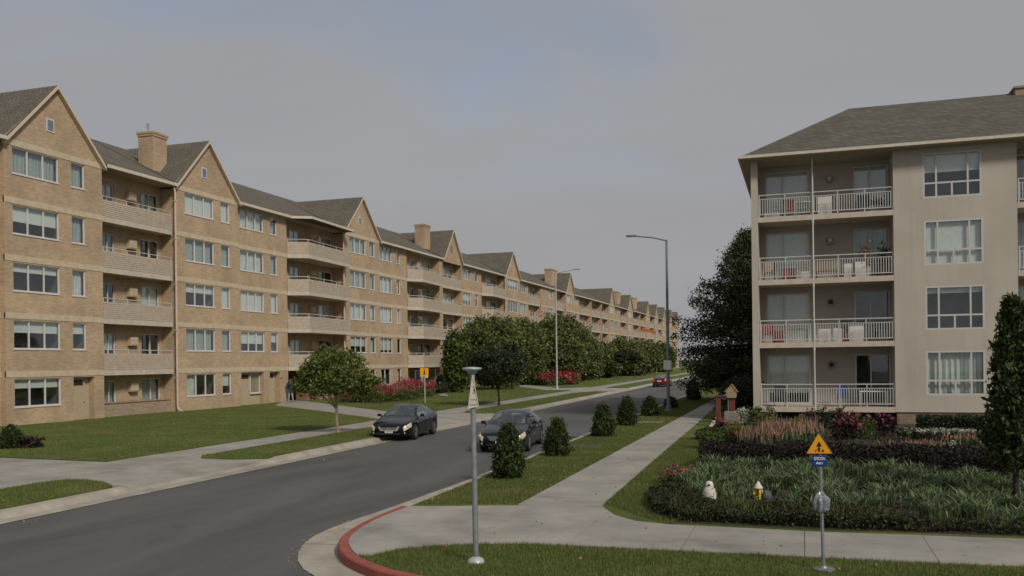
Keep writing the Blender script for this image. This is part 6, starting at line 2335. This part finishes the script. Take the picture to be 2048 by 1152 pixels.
# ------------------------------------------------------------------ small things of the garden
# white owl-like figure
gx, gy = -1.88, 18.95
t = thing('garden_figure', (gx, gy, 0), 'white owl shaped garden figure standing behind the low hedge', 'statue')
m = MB(); m.lathe([(.11, 0), (.128, .05), (.136, .14), (.132, .22), (.118, .27), (.095, .305), (.085, .33)], (gx, gy, 0), n=18, sy=.85); m.build('body', 'plaster_white', t, smooth=True)
m = MB(); m.lathe([(.08, .30), (.086, .33), (.084, .37), (.070, .415), (.04, .44), (.005, .447)], (gx, gy, 0), n=18, sy=.9); hd = m.build('head', 'plaster_white', t, smooth=True)
m = MB(); m.lathe([(.022, 0), (.016, .014)], (0, 0, 0), n=10); o = m.build('beak', 'ink', hd, local=True); o.matrix_local = Matrix.Translation((.005, -.078, .372)) @ Matrix.Rotation(R(90), 4, 'X')
for sx in (-1, 1):
    m = MB(); m.extrude([(gx + sx * .095, gy - .09, .25), (gx + sx * .135, gy - .04, .20), (gx + sx * .13, gy - .05, .03), (gx + sx * .10, gy - .10, .04)], (sx * .012, .05, 0)); m.build('wing', 'plaster_white', t, bevel=.012)
# yellow figure with white hood, and the grey stone by it
gx, gy = -0.92, 19.5
t = thing('garden_figure', (gx, gy, 0), 'small yellow garden figure with a pointed white hood', 'statue')
m = MB(); m.lathe([(.085, 0), (.09, .04), (.075, .16), (.07, .24), (.045, .26)], (gx, gy, 0), n=14); m.build('body', 'statue_yellow', t, smooth=True)
m = MB(); m.lathe([(.10, .245), (.095, .27), (.06, .32), (.03, .37), (.008, .40)], (gx, gy, 0), n=14); m.build('hood', 'plaster_white', t, smooth=True)
m = MB(); m.extrude([(gx - .012, gy - .085, .10), (gx + .012, gy - .085, .10), (gx + .02, gy - .083, .23), (gx - .02, gy - .083, .23)], (0, .02, 0)); m.build('tie', 'ink', t)
for sx in (-1, 1):
    m = MB(); m.tube((gx + sx * .07, gy - .02, .23), (gx + sx * .095, gy - .05, .12), .022, .018, n=7); m.build('arm', 'statue_yellow', t)
m = MB(); m.lathe([(.07, 0), (.10, .05), (.105, .12), (.08, .18), (.04, .21), (.01, .215)], (gx + .17, gy - .05, 0), n=12, sy=.8)
rr = random.Random(1)
m.v = [(x + rr.uniform(-.008, .008), y + rr.uniform(-.008, .008), z_ + rr.uniform(-.008, .008)) for x, y, z_ in m.v]
tag(m.build('grey_stone', 'stone_dark', smooth=True), 'rounded dark grey stone leaning beside the small yellow figure', 'stone')

# red posts at the path beyond the garden
r1 = P(1437, 852)
t = thing('red_post', (r1[0], r1[1], 0), 'plain rust red square post by the pavement', 'post')
MB().box(r1[0] - .10, r1[1] - .10, -.02, r1[0] + .10, r1[1] + .10, 1.30).build('post', 'rust', t, bevel=.015)
MB().box(r1[0] - .13, r1[1] - .13, 1.30, r1[0] + .13, r1[1] + .13, 1.36).build('cap', 'rust', t, bevel=.01)
r2 = P(1464, 846)
t = thing('birdhouse_post', (r2[0], r2[1], 0), 'rust red post with a tan house shaped top, standing on a grey block', 'post')
z1 = .55
MB().box(r2[0] - .12, r2[1] - .12, z1, r2[0] + .14, r2[1] + .12, z1 + .62).build('post', 'rust', t, bevel=.015)
MB().box(r2[0] - .17, r2[1] - .10, z1, r2[0] - .125, r2[1] + .10, z1 + .62).build('post_trim', 'stone', t)
m = MB(); zz0 = z1 + .62
m.extrude([(r2[0] - .20, r2[1] - .22, zz0), (r2[0] + .20, r2[1] - .22, zz0), (r2[0] + .24, r2[1] - .22, zz0 + .30), (r2[0] + .02, r2[1] - .22, zz0 + .60), (r2[0] - .26, r2[1] - .22, zz0 + .30)], (0, .40, 0))
hs_ = m.build('house_box', 'tan', t, bevel=.015)
m = MB(); m.extrude([(r2[0] + .25, r2[1] - .25, zz0 + .26), (r2[0] + .02, r2[1] - .25, zz0 + .60), (r2[0] + .02, r2[1] - .25, zz0 + .65), (r2[0] + .30, r2[1] - .25, zz0 + .27)], (0, .46, 0))
m.extrude([(r2[0] - .27, r2[1] - .25, zz0 + .28), (r2[0] + .02, r2[1] - .25, zz0 + .61), (r2[0] + .02, r2[1] - .25, zz0 + .66), (r2[0] - .32, r2[1] - .25, zz0 + .29)], (0, .46, 0))
m.build('little_roof', 'wood', hs_)
r3 = P(1463, 872)
tag(MB().prism([(r2[0] - .32, r2[1] - .45), (r2[0] + .36, r2[1] - .45), (r2[0] + .36, r2[1] + .3), (r2[0] - .32, r2[1] + .3)], -.02, .545).build('stone_block', 'stone', bevel=.02), 'grey stone block carrying the house topped red post', 'block')
a_, b_ = P(1409, 880), P(1433, 845)
t = thing('edging_rail', (a_[0], a_[1], 0), 'pale timber edging rail running from the pavement to the red post', 'rail')
m = MB(); m.extrude([(a_[0] - .05, a_[1], .10), (a_[0] + .05, a_[1], .10), (a_[0] + .05, a_[1], .20), (a_[0] - .05, a_[1], .20)], (b_[0] - a_[0], b_[1] - a_[1], .05)); m.build('rail', 'trim', t)
for q in (0.1, .5, .9): MB().box(a_[0] + (b_[0] - a_[0]) * q - .04, a_[1] + (b_[1] - a_[1]) * q - .04, -.02, a_[0] + (b_[0] - a_[0]) * q + .04, a_[1] + (b_[1] - a_[1]) * q + .04, .12).build('stake', 'wood', t)

# laundry on the ground-floor terrace of the second block
def cloth(name, x, y, z1, w, h, mat, label, legs=False):
    t = thing(name, (x, y, z1), label, 'laundry')
    m_ = MB(); n = 8
    def fold(i): return .05 * math.sin(i * 1.7)
    parts = [(0, w)] if not legs else [(0, w * .44), (w * .56, w)]
    for a, b in parts:
        for i in range(n):
            u0, u1 = a + (b - a) * i / n, a + (b - a) * (i + 1) / n
            zt_ = z1 - (.35 * h if legs else 0)
            m_.poly([(x + fold(i), y + u0, z1 - h), (x + fold(i + 1), y + u1, z1 - h), (x + fold(i + 1) * .4, y + u1, zt_), (x + fold(i) * .4, y + u0, zt_)])
    if legs: m_.box(x - .03, y, z1 - .36 * h, x + .03, y + w, z1)
    o = m_.build('cloth', mat, t)
    so = o.modifiers.new('thickness', 'SOLIDIFY'); so.thickness = .02
    m_ = MB()
    for q in (.15, .85): m_.box(x - .03, y + w * q - .015, z1 - .04, x + .03, y + w * q + .015, z1 + .06)
    m_.build('pegs', 'wood', t)


yl = 83.7
t = thing('drying_line', (-37.6, 83.3, 0), 'drying line between two posts before the ground floor terrace', 'clothes line')
for q in (83.35, 88.6): MB().tube((-37.6, q, -.02), (-37.6, q, 2.2), .03, n=6).build('post', 'galv', t)
MB().tube((-37.6, 83.35, 2.15), (-37.6, 88.6, 2.15), .012, n=5).build('line', 'galv', t)
cloth('hanging_towel', -37.6, 83.5, 2.12, 1.0, .95, 'navy', 'dark towel hanging beside the brick pier on the drying line')
cloth('hanging_trousers', -37.6, 84.75, 2.10, .62, 1.45, 'jeans', 'pale grey trousers hanging on the drying line', legs=True)
cloth('hanging_shirt', -37.6, 85.7, 2.10, .8, .75, 'cloth_white', 'white shirt hanging on the drying line behind the yellow square sign')
b_ = P(881, 778)
t = thing('covered_pushchair', (b_[0], b_[1], 0), 'dark navy covered pushchair by the terrace beyond the yellow square sign', 'pushchair')
x, y = b_
m = MB(); m.lathe([(.25, .45), (.42, .75), (.45, 1.1), (.32, 1.45), (.08, 1.58)], (x, y, 0), n=12); m.build('hood', 'navy', t, smooth=True)
for sx in (-1, 1):
    for sy in (-1, 1): MB().tube((x + sx * .10, y + sy * .12, .48), (x + sx * .32, y + sy * .32, .12), .025, n=6).build('leg', 'galv', t)
    for sy in (-1, 1):
        m = MB(); m.lathe([(.12, -.03), (.12, .03)], (0, 0, 0), n=14); o = m.build('wheel', 'tyre', t, local=True); o.matrix_local = Matrix.Translation((sx * .32, sy * .32, .12)) @ Matrix.Rotation(R(90), 4, 'Y')
m = MB(); m.path([(x - .3, y + .3, .9), (x - .45, y + .5, 1.15), (x + .45, y + .5, 1.15), (x + .3, y + .3, .9)], .025, n=6); m.build('handle', 'whiteframe', t)

# timber planters in the porch under the angled balconies
for q, (yy_, lab) in enumerate(((63.9, 'rust brown timber planter in the porch behind the street tree'), (66.0, 'stone faced planter in the porch behind the red flower bed end'))):
    t = thing('porch_planter', (-38.6, yy_, 0), lab, 'planter')
    MB().box(-39.0, yy_ - .8, 0, -38.2, yy_ + .8, .75).build('box', 'wood' if q == 0 else 'lowwall', t)
    g = in_poly([(-39, yy_ - .8), (-38.2, yy_ - .8), (-38.2, yy_ + .8), (-39, yy_ + .8)], 500); g[:, 2] = .75 + rng.random(500) * .5
    np_obj('foliage', leaves(g, .16), 4, 'leaf_mid', t)
# pots and plants on the angled balconies
for (x, y, r_, lab, lm) in ((-37.5, 63.3, 3, 'flower pots with red and white blooms on the fourth floor angled balcony', 'petal_red'), (-37.45, 63.6, 2, 'plant on the third floor angled balcony beside the brick wall', 'terracotta')):
    z0_ = ZB[r_ - 1 + 1] + .31 if False else ZB[r_] - .02 + .33 - 2.93 + 2.93
    t = thing('balcony_pot', (x, y, z0_), lab, 'plant')
    MB().lathe([(.14, 0), (.2, .6), (.22, .9)], (x, y, z0_), n=10).build('pot', 'terracotta', t)
    g = np.array([x, y, z0_ + 1.25]) + rng.normal(size=(220, 3)) * np.array([.16, .42, .22])
    np_obj('foliage', leaves(g, .13), 4, 'leaf_mid', t)
    g = np.array([x, y, z0_ + 1.32]) + rng.normal(size=(90, 3)) * np.array([.16, .42, .2])
    np_obj('blossom', leaves(g, .13), 4, 'petal_red' if r_ == 3 else 'plume', t)
x, y, z0_ = -37.8, 88.0, ZB[2] + .31
t = thing('balcony_pot', (x, y, z0_), 'green pot plant on the balcony left of the fourth gable', 'plant')
MB().lathe([(.14, 0), (.2, .6), (.22, .9)], (x, y, z0_), n=10).build('pot', 'terracotta', t)
np_obj('foliage', leaves(np.array([x, y, z0_ + 1.35]) + rng.normal(size=(260, 3)) * np.array([.2, .35, .3]), .17), 4, 'leaf_mid', t)


# ------------------------------------------------------------------ the person by the porch corner
def person(x, y, label):
    J = {  # joint: (x, y, z, radius); +x is towards the street, -y towards the camera
        'pelvis': (0, 0, .92, .15), 'belly': (.0, 0, 1.05, .145), 'chest': (.01, .0, 1.25, .165), 'neck': (.05, 0, 1.46, .062), 'head0': (.07, 0, 1.53, .075), 'head': (.085, 0, 1.60, .098), 'crown': (.08, 0, 1.70, .07),
        'hl': (0, -.09, .88, .105), 'kl': (.05, -.11, .48, .068), 'al': (.0, -.12, .10, .048), 'tl': (.15, -.13, .04, .042),
        'hr': (0, .09, .88, .105), 'kr': (.09, .13, .50, .068), 'ar': (.12, .17, .10, .048), 'tr': (.27, .18, .04, .042),
        'sl': (0, -.19, 1.38, .078), 'el': (.05, -.27, 1.12, .056), 'wl': (.24, -.17, 1.03, .038), 'hdl': (.31, -.12, 1.03, .036),
        'sr': (0, .19, 1.38, .078), 'er': (.05, .27, 1.12, .056), 'wr': (.24, .17, 1.03, .038), 'hdr': (.31, .12, 1.03, .036)}
    E_ = [('pelvis', 'belly'), ('belly', 'chest'), ('chest', 'neck'), ('neck', 'head0'), ('head0', 'head'), ('head', 'crown'), ('pelvis', 'hl'), ('hl', 'kl'), ('kl', 'al'), ('al', 'tl'), ('pelvis', 'hr'), ('hr', 'kr'), ('kr', 'ar'), ('ar', 'tr'),
          ('chest', 'sl'), ('sl', 'el'), ('el', 'wl'), ('wl', 'hdl'), ('chest', 'sr'), ('sr', 'er'), ('er', 'wr'), ('wr', 'hdr')]
    names = list(J)
    verts = [J[n_][:3] for n_ in names]
    rad = [J[n_][3] for n_ in names]
    edges = [(names.index(a), names.index(b)) for a, b in E_]
    # fingers and thumbs, each its own chain
    for hnd, s in (('hdl', -1), ('hdr', 1)):
        hx, hy, hz, _ = J[hnd]
        hi = names.index(hnd)
        for q, (dy, dz, ln) in enumerate(((.028, .02, .05), (.012, .026, .062), (-.008, .026, .058), (-.026, .018, .046), (.045 * -s, .03, .045))):
            k0 = len(verts)
            verts.append((hx + .035, hy + dy, hz + dz * .6)); rad.append(.0095)
            verts.append((hx + .035 + ln * .7, hy + dy * 1.1, hz + dz * .3)); rad.append(.008)
            edges += [(hi, k0), (k0, k0 + 1)]
    me = bpy.data.meshes.new('person_skeleton')
    me.from_pydata(verts, edges, [])
    o = bpy.data.objects.new('tmp', me); COL.objects.link(o)
    sk = o.modifiers.new('skin', 'SKIN')
    for v_, r_ in zip(me.skin_vertices[0].data, rad): v_.radius = (r_, r_)
    me.skin_vertices[0].data[0].use_root = True
    ss = o.modifiers.new('sub', 'SUBSURF'); ss.levels = 2; ss.render_levels = 2
    dg = bpy.context.evaluated_depsgraph_get()
    em_ = bpy.data.meshes.new_from_object(o.evaluated_get(dg))
    bpy.data.objects.remove(o); bpy.data.meshes.remove(me)
    em_.name = 'person_body'
    em_.materials.clear()
    for q in ('skin', 'navy', 'jeans', 'shoe', 'hair'): em_.materials.append(M(q))
    for p_ in em_.polygons:
        c = p_.center
        mi_ = 1
        if c.z > 1.47: mi_ = 4 if (c.z > 1.655 or c.x < .045 or (c.z > 1.60 and c.x < .09)) else 0
        elif c.z < .09: mi_ = 3
        elif c.z < .95 and c.x < .2: mi_ = 2
        elif c.x > .235: mi_ = 0
        p_.material_index = mi_
        p_.use_smooth = True
    t = thing('person', (x, y, .03), label, 'person', rz=R(-38))
    t.scale = (1.04, 1.04, 1.04)
    child('body', em_, t, Matrix.Identity(4))
    m_ = MB()
    for s in (-1, 1): m_.lathe([(.012, 0), (.008, .01)], (.172, s * .036, 1.60), n=6)
    m_.lathe([(.014, 0), (.022, -.03), (.01, -.045)], (.185, 0, 1.595), n=6)
    m_.build('face_features', 'hair', t, local=True)
    for s in (-1, 1): MB().lathe([(.012, -.03), (.018, 0), (.012, .03)], (.075, s * .098, 1.595), n=6).build('ear', 'skin', t, local=True)
    return t


pp_ = P(580, 802)
person(-37.95, 60.55, 'person in dark jacket and pale jeans holding a box by the porch corner')
m = MB(); a = R(-38)
bx1, by1 = -37.95 + .42 * math.cos(a), 60.55 + .42 * math.sin(a)
t = thing('carried_box', (bx1, by1, 1.02), 'dark blue box held by the person at the porch corner', 'box', rz=a)
MB().box(-.11, -.22, 0, .13, .22, .32).build('box', 'navy', t, local=True, bevel=.01)
MB().box(-.115, -.225, .28, .135, .225, .335).build('lid', 'navy', t, local=True)
